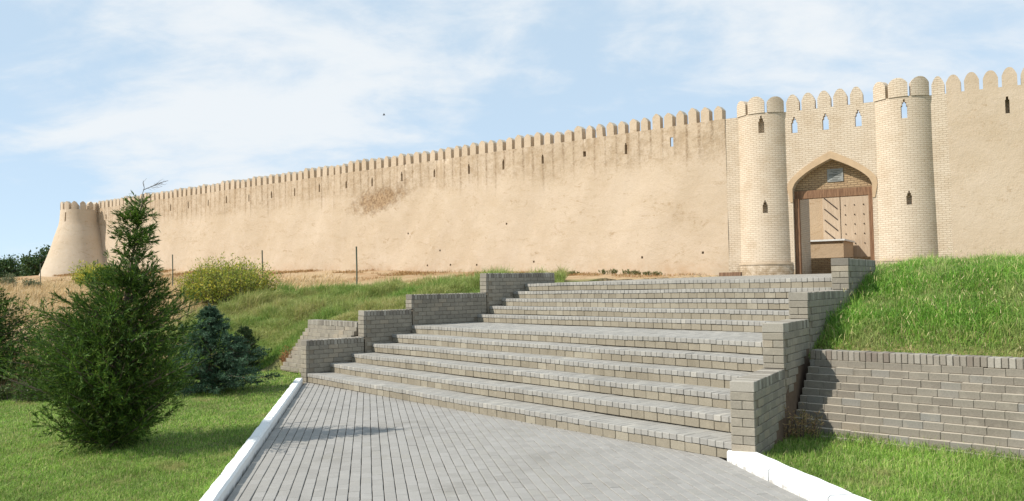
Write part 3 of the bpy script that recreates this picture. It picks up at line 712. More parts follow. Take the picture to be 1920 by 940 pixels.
# --- the long wall
fw = thing('fortress_wall', (J0.x, J0.y, 2.0), 'long sand coloured clay fortress wall with battlements left of the gate', 'fortress wall')
PT = 0.36                                                             # parapet thickness
rw = np.random.default_rng(5)
wob_a = rw.uniform(0, 6.28, 6)
def wallmap(E, Nn, O, rough=1.0):
    def f(u, v, w):
        wv = rough*(0.035*math.sin(u*0.55+wob_a[0]+v*0.3)+0.02*math.sin(u*1.4+wob_a[1]+v*0.9)+0.012*math.sin(u*3.7+v*2.1))
        bat = max(0.0, (7.2-v))*0.035*min(1.0, max(0.03, (u-0.5)/9))
        p = O+E*u+Nn*(wv+bat-w); return Vector((p.x, p.y, v))
    return f
fmL = wallmap(WE, WNn, J0)
nm = int(WLEN/MPITCH)
holes = []
for i, u in enumerate([px_u(1270)+i*2.42 for i in range(22)]):
    if u > WLEN-1.5: break
    u += random.uniform(-.12, .12); through = (i == 0)
    if i == 2: hs = [(u-.08, u+.08, 7.86, 8.12)]
    else: hs = slit(u, 8.0+random.uniform(-.05, .05), 0.13, 0.52 if i % 3 else 0.44)
    if through: hs = [(u-.08, u+.08, 7.8, 8.22)]
    for h in hs: holes.append((*h, 0.10 if through else 0.34, not through))
wallz = lambda x: 1.79+0
for (x, y) in ((1318, 474), (1206, 483), (1003, 491), (898, 497), (848, 497), (805, 498), (953, 420), (828, 470), (766, 438)):
    u = px_u(x); D = J0.y+WE.y*u; z = EYE+((534.7-0.0188*(x-960))-y)*D/FPX
    holes.append((u-.05, u+.05, z-.05, z+.05, 0.25, True))
mb = MB(); us = [i*0.6 for i in range(int(WLEN/0.6)+1)]+[WLEN]; vs = list(np.arange(1.2, 8.7, 0.5))+[7.4, TOPZ]
grid_wall(mb, us, vs, fmL, holes)
# back of the parapet, wall-walk and rear face
for i in range(len(us)-1):
    a, b = us[i], us[i+1]
    mb.face([fmL(a, TOPZ, 0), fmL(b, TOPZ, 0), fmL(b, TOPZ, PT), fmL(a, TOPZ, PT)], [(a, TOPZ), (b, TOPZ), (b, TOPZ+.3), (a, TOPZ+.3)])
    bk = lambda u, v, w: (lambda p: Vector((p.x, p.y, v)))(J0+WE*u-WNn*w)
    g = a-0.65 < px_u(1270) < b+0.65
    segs = [(7.2, 7.5)] if g else [(7.2, TOPZ)]
    for (z0, z1) in segs: mb.face([bk(b, z0, PT), bk(a, z0, PT), bk(a, z1, PT), bk(b, z1, PT)], [(b, z0), (a, z0), (a, z1), (b, z1)])
    mb.face([bk(a, 7.2, PT), bk(b, 7.2, PT), bk(b, 7.2, 1.6), bk(a, 7.2, 1.6)]); mb.face([bk(b, 1.2, 1.6), bk(a, 1.2, 1.6), bk(a, 7.2, 1.6), bk(b, 7.2, 1.6)])
mb.build('wall_body', M['clay'], fw, True, True)
base = MB(); loc = lambda u, v, w: (lambda p: Vector((p.x, p.y, v)))(WE*u-WNn*w)
merl_mesh = []
for k in range(5):
    m_ = MB(); wd = 0.385+0.012*k-.02; merlon_cols(m_, -wd/2, wd/2, -0.02, 0.64+0.02*random.uniform(-1, 1.6), loc, PT-.02, 0.70+.02*k, 1.35+.12*random.random(), 8)
    o = m_.build('merlon', M['clay2']); merl_mesh.append(o.data); bpy.data.objects.remove(o)
for i in range(nm):
    u = (i+0.5)*MPITCH
    if u > WLEN-0.2: break
    o = bpy.data.objects.new('merlon', random.choice(merl_mesh)); link(o, fw)
    p = fmL(u, TOPZ, 0.01); o.location = p; o.rotation_euler = (random.gauss(0, .014), random.gauss(0, .02), random.gauss(0, .03)); o.scale = (random.uniform(.93, 1.06), random.uniform(.93, 1.06), random.uniform(0.90, 1.08))

# --- wall right of the gate
SG = 8.43; RLEN = 9.0
fr = thing('fortress_wall', (*gp(SG, 0), 2.0), 'sand coloured clay fortress wall right of the gate, with rounded battlements', 'fortress wall')
OR = J0+GE*SG
fmR = wallmap(GE, GN, OR, 0.8)
mb = MB(); us = [i*0.6 for i in range(16)]; holes = [(*h, 0.34, True) for h in slit(1.95, 8.02, 0.14, 0.62)]+[(*h, 0.34, True) for h in slit(5.0, 8.02, 0.14, 0.6)]
grid_wall(mb, us, list(np.arange(1.2, 8.7, 0.5))+[TOPZ], fmR, holes)
for i in range(len(us)-1):
    a, b = us[i], us[i+1]
    mb.face([fmR(a, TOPZ, 0), fmR(b, TOPZ, 0), fmR(b, TOPZ, PT), fmR(a, TOPZ, PT)])
    mb.face([fmR(b, 1.2, PT), fmR(a, 1.2, PT), fmR(a, TOPZ, PT), fmR(b, TOPZ, PT)])
mb.build('wall_body', M['clay2'], fr, True, True)
locR = lambda u, v, w: (lambda p: Vector((p.x, p.y, v)))(GE*u-GN*w)
ms = []
for k in range(3):
    m_ = MB(); merlon_cols(m_, -0.245, 0.245, -0.02, 0.68+.02*k, locR, PT-.02, 0.58, 2.5-.2*k, 12); o = m_.build('merlon', M['clay2']); ms.append(o.data); bpy.data.objects.remove(o)
for i in range(14):
    u = 0.13+0.607*i+0.1; p = fmR(u, TOPZ, .01)
    o = bpy.data.objects.new('merlon', random.choice(ms)); link(o, fr); o.location = p; o.rotation_euler = (0, random.gauss(0, .01), random.gauss(0, .02)); o.scale = (1, 1, random.uniform(.95, 1.06))

# --- gatehouse
gate = thing('gatehouse', (*gp(4.2, 0), 2.0), 'pale brick gatehouse with two round towers and a pointed arch', 'gatehouse')
GB = 1.85
def gm(s, z, w): q = J0+GE*s-GN*w; return Vector((q.x, q.y, z))
OPL, OPR = 2.69, 5.71; OC = (OPL+OPR)/2; HWID = (OPR-OPL)/2; SPR, APX = 5.50, 6.62
def arch_z(s, grow=0.0):
    x = min(1.0, abs(s-OC)/(HWID+grow))
    z = SPR+(APX+grow*1.15-SPR)*(0.60*(1-x)+0.40*math.sqrt(max(0.0, 1-x**2.6)))
    return z
mb = MB()
sa = [OPL+(OPR-OPL)*i/32 for i in range(33)]; ZS = 7.2
for (a, b) in ((-0.02, OPL), (OPR, SG+0.02)):
    n = 4
    grid_wall(mb, [a+(b-a)*i/n for i in range(n+1)], [GB-.6, 3, 4, 5, 6, ZS], gm, [])
for i in range(32):
    a, b = sa[i], sa[i+1]; za, zb = arch_z(a), arch_z(b)
    mb.face([gm(a, za, 0), gm(b, zb, 0), gm(b, ZS, 0), gm(a, ZS, 0)], [(a, za), (b, zb), (b, ZS), (a, ZS)])
    mb.face([gm(a, za, 0), gm(b, zb, 0), gm(b, zb, 1.3), gm(a, za, 1.3)], [(a, 0), (b, 0), (b, 1.3), (a, 1.3)])
for s in (OPL, OPR):
    z = arch_z(s); mb.face([gm(s, GB-.6, 0), gm(s, GB-.6, 1.3), gm(s, z, 1.3), gm(s, z, 0)], [(0, GB-.6), (1.3, GB-.6), (1.3, z), (0, z)])
holes = []
for x in (1497, 1556, 1618):
    r = (x-960)/FPX; s = (r*J0.y-J0.x)/(0.866+0.5*r)
    for h in cross_slit(s, 7.80, 0.25, 0.66): holes.append((*h, 0.26, False))
holes.append((6.05, 7.75, 7.6, 8.6, 0.26, False))               # behind the right tower the parapet is open
grid_wall(mb, [-0.02+i*0.65 for i in range(14)], [ZS, 7.6, TOPZ], gm, holes)
grid_wall(mb, [-0.02+i*0.65 for i in range(14)], [ZS, 7.6, TOPZ], lambda s, z, w: gm(s, z, 0.26+w*0.001), holes)
for i in range(13):
    a, b = -0.02+i*.65, -0.02+(i+1)*.65
    mb.face([gm(a, TOPZ, 0), gm(b, TOPZ, 0), gm(b, TOPZ, .26), gm(a, TOPZ, .26)]); mb.face([gm(a, ZS, .26), gm(b, ZS, .26), gm(b, ZS, 1.3), gm(a, ZS, 1.3)])
    mid = (a+b)/2
    if not (OPL-.4 < mid < OPR+.4): mb.face([gm(b, GB, 1.3), gm(a, GB, 1.3), gm(a, ZS, 1.3), gm(b, ZS, 1.3)], [(b, GB), (a, GB), (a, ZS), (b, ZS)])
mb.build('brick_wall', M['gatebrick'], gate)
# arch surround, a flat band standing proud of the brick
mb = MB(); gw = 0.26
def band(i, n=36):
    s = (OPL-gw*0.9)+(OPR-OPL+2*gw*0.9)*i/n; return s
pin = []; pout = []
for i in range(37):
    t = i/36*2-1; si = OC+HWID*t; so_ = OC+(HWID+gw)*t
    pin.append((si, arch_z(si))); pout.append((so_, arch_z(so_, gw)))
pin = [(OPL, SPR-.55)]+pin+[(OPR, SPR-.55)]; pout = [(OPL-gw*.35, SPR-.55), *pout, (OPR+gw*.35, SPR-.55)]
pout[1] = (OPL-gw*.8, pout[1][1]); pout[-2] = (OPR+gw*.8, pout[-2][1])
for i in range(len(pin)-1):
    a, b, c, d = pin[i], pin[i+1], pout[i+1], pout[i]
    mb.face([gm(*a, -.03), gm(*b, -.03), gm(*c, -.03), gm(*d, -.03)]); mb.face([gm(*d, -.03), gm(*c, -.03), gm(*c, .02), gm(*d, .02)]); mb.face([gm(*b, -.03), gm(*a, -.03), gm(*a, .1), gm(*b, .1)])
mb.build('arch_surround', M['arch'], gate)
# tympanum, lintel, posts
LZ0, LZ1 = 5.10, 5.42
mb = MB()
for i in range(32):
    a, b = sa[i], sa[i+1]
    mb.face([gm(a, LZ1-.05, .42), gm(b, LZ1-.05, .42), gm(b, arch_z(b)+.02, .42), gm(a, arch_z(a)+.02, .42)], [(a, LZ1), (b, LZ1), (b, arch_z(b)), (a, arch_z(a))])
    mb.face([gm(a, LZ1-.05, .42), gm(b, LZ1-.05, .42), gm(b, LZ1-.05, .9), gm(a, LZ1-.05, .9)])
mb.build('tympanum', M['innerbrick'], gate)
def gbox(name, s0, s1, z0, z1, w0, w1, mat, parent):
    m_ = MB(); Mx = Matrix((( GE.x, -GN.x, 0), (GE.y, -GN.y, 0), (0, 0, 1))).to_4x4(); c = gm((s0+s1)/2, (z0+z1)/2, (w0+w1)/2); Mx.translation = c
    m_.box(Mx, s1-s0, w1-w0, z1-z0); return m_.build(name, mat, parent)
gbox('lintel_beam', OPL+.01, OPR-.01, LZ0, LZ1, .30, .66, M['wood'], gate)
gbox('door_post', OPL+.015, OPL+.20, GB, LZ0-.003, .16, .42, M['wood'], gate)
pw_ = MB(); grid_wall(pw_, [0, 1.4, 2.8], [GB-.5, 3.5, 5.0, 6.6], lambda u, v, w: gm(OPL+.02, v, 0.5+u), []); pw_.build('passage_wall', M['gatebrick'], gate)
gbox('door_post', OPR-.19, OPR-.015, GB, LZ0-.003, .30, .62, M['wood'], gate)
pl = gbox('plaque', 3.99, 4.60, 5.72, 6.24, .385, .418, M['plaque'], gate); tag(pl, 'grey stone plaque with lines of engraved text above the gate')
for z, a, b in ((6.15, 4.12, 4.47), (6.08, 4.2, 4.39), (6.01, 4.05, 4.54), (5.96, 4.05, 4.54), (5.88, 4.13, 4.46), (5.82, 4.18, 4.40), (5.77, 4.1, 4.5)):
    gbox('inscription_line', a, b, z-.012, z+.012, .382, .3848, M['ink'], pl)
# towers
def tower(sc, rad, label, open_top):
    root = MB(); Oc = J0+GE*sc
    def tm(u, z, w):
        plinth = 0.06 if z < GB+0.62 else 0.0
        r = rad+max(0, 6.5-z)*0.012+plinth-w; a = u/rad
        q = Oc+GE*(math.sin(a)*r)+GN*(math.cos(a)*r-0.66*rad); return Vector((q.x, q.y, z))
    hl = []; um = 0.90*rad
    # openings look towards the stairs
    ua = 0.10*rad
    for h in cross_slit(ua-0.04, 7.86, 0.24, 0.72): hl.append((*h, 0.26, not open_top))
    for h in cross_slit(ua+0.02, 4.55, 0.20, 0.52): hl.append((*h, 0.30, True))
    us = [-um+2*um*i/40 for i in range(41)]
    vs = [GB-.6, GB+.6199, GB+.6201, 4, 5, 6, 6.5, 7.4, TOPZ]
    grid_wall(root, us, vs, tm, hl)
    for i in range(40):
        a, b = us[i], us[i+1]; root.face([tm(a, TOPZ, 0), tm(b, TOPZ, 0), tm(b, TOPZ, .26), tm(a, TOPZ, .26)])
        if open_top:
            c0, c1 = ua-.28, ua+.2
            if not (c0 < (a+b)/2 < c1): root.face([tm(b, 7.2, .26), tm(a, 7.2, .26), tm(a, TOPZ, .26), tm(b, TOPZ, .26)])
        else: root.face([tm(b, 7.2, .26), tm(a, 7.2, .26), tm(a, TOPZ, .26), tm(b, TOPZ, .26)])
    o = root.build('tower', M['gatebrick'], gate)
    o['label'] = label
    # string course
    sc_ = MB()
    for i in range(40):
        a, b = us[i], us[i+1]; z0, z1 = GB+.58, GB+.655
        sc_.face([tm(a, z0, -.025), tm(b, z0, -.025), tm(b, z1, -.075), tm(a, z1, -.075)]); sc_.face([tm(a, z1, -.075), tm(b, z1, -.075), tm(b, z1, .02), tm(a, z1, .02)])
    sc_.build('string_course', M['gatebrick'], o)
    pit = 0.80; st = -1.0*pit-0.12
    for i in range(3):
        u0 = st+i*pit-.34; u0, u1 = max(u0, -um), min(st+i*pit+.35, um)
        m_ = MB(); merlon_cols(m_, u0, u1, TOPZ-.01, TOPZ+0.68+random.uniform(-.05, .05), lambda u, z, w: tm(u, z, w-.03), 0.30, 0.70, 2.4, 14); m_.build('merlon', M['gatebrick'], o)
tower(1.52, 1.27, 'round brick gate tower left of the arch', False)
tower(6.90, 1.30, 'round brick gate tower right of the arch', True)
for x0, x1 in ((1483, 1507), (1512, 1537), (1542, 1567), (1572, 1598), (1604, 1628)):
    f = lambda x: (((x-960)/FPX)*J0.y-J0.x)/(0.866+0.5*(x-960)/FPX)
    m_ = MB(); merlon_cols(m_, f(x0), f(x1)+.0, TOPZ-.01, TOPZ+0.69, gm, .26, 0.55, 2.2, 12); m_.build('merlon', M['gatebrick'], gate)
m_ = MB(); merlon_cols(m_, 7.92, 8.36, TOPZ-.01, TOPZ+0.70, gm, .26, 0.55, 2.0, 12); m_.build('merlon', M['gatebrick'], gate)

# --- what shows through the gate
yard = thing('courtyard_building', (*gp(5.5, -9.5), 2.0), 'clay walled building seen through the open gate', 'building')
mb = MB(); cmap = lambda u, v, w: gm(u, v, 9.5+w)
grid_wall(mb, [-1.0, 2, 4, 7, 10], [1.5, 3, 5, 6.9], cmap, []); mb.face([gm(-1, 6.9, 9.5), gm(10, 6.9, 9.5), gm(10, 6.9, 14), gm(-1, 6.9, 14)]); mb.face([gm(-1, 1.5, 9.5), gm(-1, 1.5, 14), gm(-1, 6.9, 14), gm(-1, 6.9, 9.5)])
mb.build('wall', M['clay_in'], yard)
dl_ = gbox('door', 2.22, 3.05, 2.0, 6.2, 9.36, 9.49, M['doorwood'], yard); tag(dl_, 'brown door leaf with diagonal braces')
for z in (3.4, 3.95, 4.5, 5.05, 5.6):
    m_ = MB(); Mx = Matrix(((GE.x, -GN.x, 0), (GE.y, -GN.y, 0), (0, 0, 1))).to_4x4(); Mx = Matrix.Translation(gm(2.62, z, 9.345)) @ Mx @ Matrix.Rotation(0.75, 4, 'Y'); m_.box(Mx, 0.85, .02, .05); m_.build('brace', M['iron'], dl_)
dr_ = gbox('door', 3.09, 4.85, 2.0, 6.2, 9.36, 9.49, M['doorwood'], yard); tag(dr_, 'brown door leaf with rows of studs')
stud = MB(); stud.tube([(0, 0, 0), (0, 0, .04)], [.034, .02], 8); so2 = stud.build('stud', M['iron']); sm = so2.data; bpy.data.objects.remove(so2)
for zi in range(5):
    for si in range(4):
        o = bpy.data.objects.new('stud', sm); link(o, dr_); o.location = gm(3.3+si*.43, 3.55+zi*.48, 9.36); o.rotation_euler = Vector((GN.x, GN.y, 0)).to_track_quat('Z', 'Y').to_euler()
kiosk = thing('low_building', (*gp(5.6, -5.2), 2.0), 'low clay outbuilding with a white roof edge inside the gate', 'building')
gbox('wall', 0.4, 3.64, 1.5, 3.57, 6.2, 9.2, M['clay_in'], kiosk); gbox('roof_edge', 0.3, 3.72, 3.572, 3.65, 6.1, 9.2, M['whiteroof'], kiosk)
iw = thing('inner_low_wall', (*gp(4.0, -3), 2.0), 'low reddish brick garden wall just inside the gate', 'wall')
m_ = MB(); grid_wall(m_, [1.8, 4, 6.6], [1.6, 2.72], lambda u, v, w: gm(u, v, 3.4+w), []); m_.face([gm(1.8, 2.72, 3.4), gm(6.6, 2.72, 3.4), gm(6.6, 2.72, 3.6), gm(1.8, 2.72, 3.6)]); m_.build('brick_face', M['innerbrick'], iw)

# --- far corner tower
TC = Vector((-35.35, 69.2)); TCm = 0
ct = thing('corner_tower', (TC.x, TC.y, 3.2), 'flared round clay corner tower at the far left end of the wall', 'tower')
prof = [(2.0, 3.45), (3.27, 3.05), (4.0, 2.76), (4.66, 2.5), (5.3, 2.27), (5.8, 2.1), (6.4, 1.93), (6.9, 1.76), (7.3, 1.62), (7.7, 1.54), (8.55, 1.48)]
fd = Vector((-TC.x, -TC.y)).normalized(); sdv = Vector((-fd.y, fd.x))
if sdv.x < 0: sdv = -sdv
def cm(a, z, w):
    r = 0.96*float(np.interp(z, [p[0] for p in prof], [p[1] for p in prof]))-w
    q = TC+sdv*(math.sin(a)*r)+fd*(math.cos(a)*r); return Vector((q.x, q.y, z))
mb = MB(); hl = []
for x in (123, 176):
    a = math.asin(max(-.93, min(.93, (x-147)/34.0))); hl.append((a-.035, a+.035, 7.55, 8.3, .3, True))
grid_wall(mb, [-math.pi+2*math.pi*i/48 for i in range(49)], [p[0] for p in prof], cm, hl)
for i in range(48):
    a, b = -math.pi+2*math.pi*i/48, -math.pi+2*math.pi*(i+1)/48; mb.face([cm(a, 8.55, 0), cm(b, 8.55, 0), cm(b, 8.55, .35), cm(a, 8.55, .35)])
    mb.face([cm(b, 7.4, .35), cm(a, 7.4, .35), cm(a, 8.55, .35), cm(b, 8.55, .35)])
mb.build('tower_body', M['clay2'], ct, True, True)
for i in range(14):
    a = 2*math.pi*(i+.35)/14; m_ = MB(); merlon_cols(m_, a-.15, a+.15, 8.53, 9.2, lambda u, v, w: cm(u, min(v, 8.55), w)+Vector((0, 0, max(0, v-8.55))), .32, .74, 1.5, 6); m_.build('merlon', M['clay2'], ct)

# ------------------------------------------------------------------ vegetation
def sn(X, Y, f=1.0, s=0.0):
    return (np.sin(X*1.1*f+s)*np.sin(Y*0.93*f+1.7*s)+0.6*np.sin(X*2.3*f-Y*1.1*f+s)+0.4*np.sin(Y*4.1*f+X*3.3*f+2*s))/2.0
def blades(name, P, H, Wd, cols, mat, bend=0.4, parent=None, azi=None, wind=(0.25, 0.1)):
    n = len(P); az = RNG.uniform(0, 2*np.pi, n) if azi is None else azi
    side = np.stack([np.cos(az), np.sin(az), np.zeros(n)], 1)*(Wd/2)[:, None]
    fa = RNG.uniform(0, 2*np.pi, n); b = np.abs(RNG.normal(bend, bend*0.6, n))
    ln = np.stack([np.cos(fa)*b+wind[0]*b, np.sin(fa)*b+wind[1]*b, np.zeros(n)], 1)*H[:, None]
    up = np.zeros((n, 3)); up[:, 2] = H
    mid = P+ln*0.28+up*0.58; tip = P+ln+up*np.clip(1.0-0.35*b, 0.35, 1)[:, None]
    V = np.stack([P-side, P+side, mid-side*0.8, mid+side*0.8, tip], 1).reshape(-1, 3)
    k = np.arange(n)*5
    quads = np.stack([k, k+1, k+3, k+2], 1); tris = np.stack([k+2, k+3, k+4], 1)
    loops = np.concatenate([quads.ravel(), tris.ravel()]); starts = np.concatenate([np.arange(n)*4, 4*n+np.arange(n)*3]); tot = np.concatenate([np.full(n, 4), np.full(n, 3)])
    c = np.concatenate([cols, np.ones((n, 1))], 1); C = np.repeat(c, 5, 0)
    return np_mesh(name, V, loops, starts, tot, mat, parent, C)
def fan(n, y0, y1, r0, r1, p=1.0):
    """points in plan, thinning with distance"""
    u = RNG.uniform(0, 1, n)**p; Y = y0*(y1/y0)**u; X = RNG.uniform(r0, r1, n)*Y; return X, Y
def mixc(n, cols, w):
    idx = RNG.choice(len(cols), n, p=np.array(w)/sum(w)); c = np.array(cols)[idx]; return np.clip(c*RNG.uniform(0.75, 1.3, (n, 1))+RNG.normal(0, 0.006, (n, 3)), 0.005, 1)
def plat(X, Y): return X*PLX+Y*PLY
GREEN = [(0.19, 0.33, 0.05), (0.25, 0.40, 0.07), (0.34, 0.44, 0.12), (0.10, 0.20, 0.028)]
# mown lawns
X, Y = fan(400000, 5.2, 19.5, -1.0, -0.06)
m = (~inpoly(X, Y, polyL)) & (plat(X, Y) < KL-0.135) & ~inpoly(X, Y, polyS); X, Y = X[m], Y[m]
pat = sn(X, Y, 0.8); n = len(X); C = mixc(n, GREEN+[(0.48, 0.42, 0.20)], (4, 4, 3, 3, 1.3))
C = C*(1+0.25*pat[:, None]+0.22*sn(X, Y, 5.5, 2.2)[:, None])*RNG.uniform(0.7, 1.3, (n, 1)); dry = np.clip(1.6*sn(X, Y, 1.9, 3.0)+0.8*sn(X, Y, 6.1, 1.0)-0.95, 0, 0.7)[:, None]; C = C*(1-dry)+np.array([[0.42, 0.37, 0.16]])*dry*RNG.uniform(.7, 1.3, (n, 1))
H = RNG.uniform(0.025, 0.06, n)*(1+0.35*sn(X, Y, 3.1, 1)); H = np.where(plat(X, Y) > KL-0.22, H*1.7, H)
lawn = blades('lawn_grass', np.stack([X, Y, zg(X, Y)-.004], 1), H, 0.0042*(Y/7)**0.8, np.clip(C, .01, 1), M['grass'], 0.7); tag(lawn, 'mown green lawn to the left of the paved path', 'grass', kind='stuff')
X, Y = fan(150000, 4.6, 10.6, 0.2, 0.95)
rbase = (X-RP0.x)*RPN.x+(Y-RP0.y)*RPN.y
m = (plat(X, Y) > KR+0.235) & (rbase > 0.44) & ~inpoly(X, Y, polyS); 
dR = (X-X0)*AX+(Y-Y0)*AY; lR = (X-X0)*LXs+(Y-Y0)*LYs
m &= ~((dR > -0.03) & (lR < np.interp(dR, [a for a, _ in RW], [b for _, b in RW])+TW+.02))
X, Y, rbase, dR = X[m], Y[m], rbase[m], dR[m]; n = len(X); C = mixc(n, GREEN+[(0.48, 0.43, 0.21)], (4, 4, 3, 3, 1.4)); C = C*(1+0.3*sn(X, Y, 1.4, 2)[:, None]); dry = np.clip(1.5*sn(X, Y, 2.6, 5.0)+0.7*sn(X, Y, 7.0, 1.0)-0.75, 0, 0.7)[:, None]; C = C*(1-dry)+np.array([[0.40, 0.38, 0.16]])*dry
tall = np.clip(1.0-(rbase-0.44)/0.35, 0, 1)*0.9+np.clip(dR+0.35, 0, .6)*1.4
H = RNG.uniform(0.03, 0.07, n)*(1+tall+0.4*sn(X, Y, 4, 1)); H = np.where(plat(X, Y) < KR+0.3, H*1.5, H)
lawn2 = blades('lawn_grass', np.stack([X, Y, zg(X, Y)-.004], 1), H, 0.0048*(Y/7)**0.8, np.clip(C, .01, 1), M['grass'], 0.6); tag(lawn2, 'short grass between the right kerb and the retaining wall', 'grass', kind='stuff')
# tall meadow grass on the right bank
X, Y = fan(210000, 7.0, 24, 0.28, 0.95, 0.8)
m = inpoly(X, Y, polyR); X, Y = X[m], Y[m]; n = len(X)
cl_ = sn(X, Y, 2.2, .5); C = mixc(n, [(0.11, 0.25, 0.028), (0.16, 0.33, 0.042), (0.23, 0.39, 0.065), (0.36, 0.41, 0.12), (0.52, 0.46, 0.22)], (4, 5, 3.5, 1.6, 0.8))
rb = -((X-RP0.x)*RPN.x+(Y-RP0.y)*RPN.y); edge = np.clip((rb-0.1)/0.9, 0.22, 1); yel = np.clip(1-(rb-.1)/1.0, 0, 1)[:, None]*0.35
C = C*(1-yel)+np.array([[0.36, 0.33, 0.12]])*yel; C = C*(1+0.22*cl_[:, None]); tw_ = np.clip(sn(X, Y, 3.0, 6.0)*0.9-0.1, 0, 0.55)[:, None]; C = C*(1-tw_)+np.array([[0.40, 0.40, 0.17]])*tw_
H = RNG.uniform(0.10, 0.29, n)*(1+0.55*cl_)*edge
bank = blades('meadow_grass', np.stack([X, Y, zg(X, Y)-.01], 1), np.clip(H, .05, .6), 0.0075*(Y/9)**0.8, np.clip(C, .01, 1), M['grass'], 1.0); tag(bank, 'tall lush grass with pale ears on the right bank', 'grass', kind='stuff')
# pale seed ears in the bank
sel = RNG.choice(n, 4200, replace=False); P = np.stack([X[sel], Y[sel], zg(X[sel], Y[sel])+H[sel]*RNG.uniform(0.7, 1.1, 4200)], 1)
ears = blades('grass_ears', P, RNG.uniform(0.04, 0.08, 4200), np.full(4200, 0.008), mixc(4200, [(0.50, 0.44, 0.22), (0.42, 0.40, 0.17), (0.6, 0.5, 0.28)], (2, 2, 1)), M['straw'], 1.1, bank)
# rough green slope left of the stairs
X, Y = fan(420000, 16.5, 34, -0.42, 0.06, 0.9)
lw_, st_, gr_ = covers(X, Y, 0*X); m = inpoly(X, Y, polyL) & (RNG.uniform(0, 1, len(X)) < gr_); X, Y = X[m], Y[m]; n = len(X)
q = np.clip(0.5+0.7*sn(X, Y, 0.75, 4.0)+0.4*sn(X, Y, 2.5, 1.0), 0, 1)[:, None]
C = mixc(n, [(0.13, 0.25, 0.04), (0.19, 0.31, 0.06), (0.26, 0.34, 0.08)], (3, 3, 2))*(1-q*.75)+mixc(n, [(0.46, 0.40, 0.16), (0.52, 0.43, 0.21), (0.34, 0.36, 0.11)], (2, 2, 2))*q*.75
H = RNG.uniform(0.12, 0.36, n)*(0.55+1.5*np.clip(sn(X, Y, 1.5, 2)+0.35, 0, 1)**1.5); H = H*np.clip((np.hypot(X+5.6, Y-18.7))/2.5, 0.25, 1); lt_ = -((X-X0)*LXs+(Y-Y0)*LYs); H = H*np.clip(lt_/1.6, 0.35, 1)
tag(blades('rough_grass', np.stack([X, Y, zg(X, Y)-.01], 1), np.clip(H, .05, .7), 0.012*(Y/20)**0.8, np.clip(C, .01, 1), M['grass'], 0.6), 'rough green and yellow grass on the slope left of the stairs', 'grass', kind='stuff')
# straw on the far left slope
X, Y = fan(230000, 11.5, 62, -0.75, -0.2, 0.9)
lw_, st_, gr_ = covers(X, Y, 0*X); m = inpoly(X, Y, polyL) & (RNG.uniform(0, 1, len(X)) < st_*np.clip(0.55+0.6*sn(X, Y, 0.5, 1.3), 0.12, 1)); X, Y = X[m], Y[m]; n = len(X)
C = mixc(n, [(0.58, 0.44, 0.25), (0.50, 0.36, 0.18), (0.66, 0.54, 0.34), (0.36, 0.26, 0.13)], (4, 3, 3, 1.5))*(1+0.2*sn(X, Y, 1.0, 2)[:, None])
gt = (RNG.uniform(0, 1, n) < np.clip(sn(X, Y, 0.6, 5.0)-0.25, 0, 0.6))[:, None]; C = np.where(gt, mixc(n, [(0.14, 0.16, 0.06), (0.20, 0.20, 0.08)], (1, 1)), C)
H = RNG.uniform(0.12, 0.38, n)*(1+0.4*sn(X, Y, 1.2, .4))
tag(blades('dry_grass', np.stack([X, Y, zg(X, Y)-.01], 1), np.clip(H, .06, .6), 0.010*(Y/18)**0.85, np.clip(C, .01, 1), M['straw'], 0.6, wind=(0.9, 0.1)), 'dry straw coloured grass on the left slope', 'grass', kind='stuff')
# brown weeds in front of the long wall
n = 60000; u = RNG.uniform(-1, WLEN+3, n); dw = RNG.uniform(0.35, 1, n)*RNG.uniform(0.9, 9, n); X = J0.x+WE.x*u+WNn.x*dw; Y = J0.y+WE.y*u+WNn.y*dw
keep = (sn(X, Y, 0.5, 1) + 0.5*sn(X, Y, 1.6, 4) > -0.1+0.5*np.exp(-((dw-4.5)/1.6)**2)) & ~inpoly(X, Y, polyP) & inpoly(X, Y, polyL) & ((u > 3.0) | (RNG.uniform(0, 1, n) < 0.2)); X, Y, u, dw = X[keep], Y[keep], u[keep], dw[keep]; n = len(X)
C = mixc(n, [(0.30, 0.16, 0.065), (0.38, 0.235, 0.105), (0.45, 0.32, 0.16), (0.16, 0.16, 0.06)], (4, 3, 2, 0.9))
tag(blades('dry_weeds', np.stack([X, Y, zg(X, Y)-.01], 1), RNG.uniform(0.05, 0.20, n), 0.014*(Y/35), C, M['straw'], 0.7), 'low brown weeds on the bare ground below the long wall', 'weeds', kind='stuff')

def twigs_to_mesh(mb, lines, rads, n=4):
    for pts, r in zip(lines, rads): mb.tube(pts, r, n)
def leaf_mesh(name, P, D, L, Wd, cols, mat, parent):
    """small pointed leaves: P base, D direction"""
    n = len(P); D = D/np.linalg.norm(D, axis=1)[:, None]; r = RNG.normal(0, 1, (n, 3)); s = np.cross(D, r); s /= (np.linalg.norm(s, axis=1)[:, None]+1e-9)
    nn = np.cross(D, s)
    mid = P+D*(L*0.45)[:, None]+nn*(L*0.06)[:, None]
    V = np.stack([P, mid+s*(Wd/2)[:, None], P+D*L[:, None], mid-s*(Wd/2)[:, None]], 1).reshape(-1, 3)
    k = np.arange(n)*4; loops = np.stack([k, k+1, k+2, k+3], 1).ravel()
    C = np.repeat(np.concatenate([cols, np.ones((n, 1))], 1), 4, 0)
    return np_mesh(name, V, loops, np.arange(n)*4, np.full(n, 4), mat, parent, C)
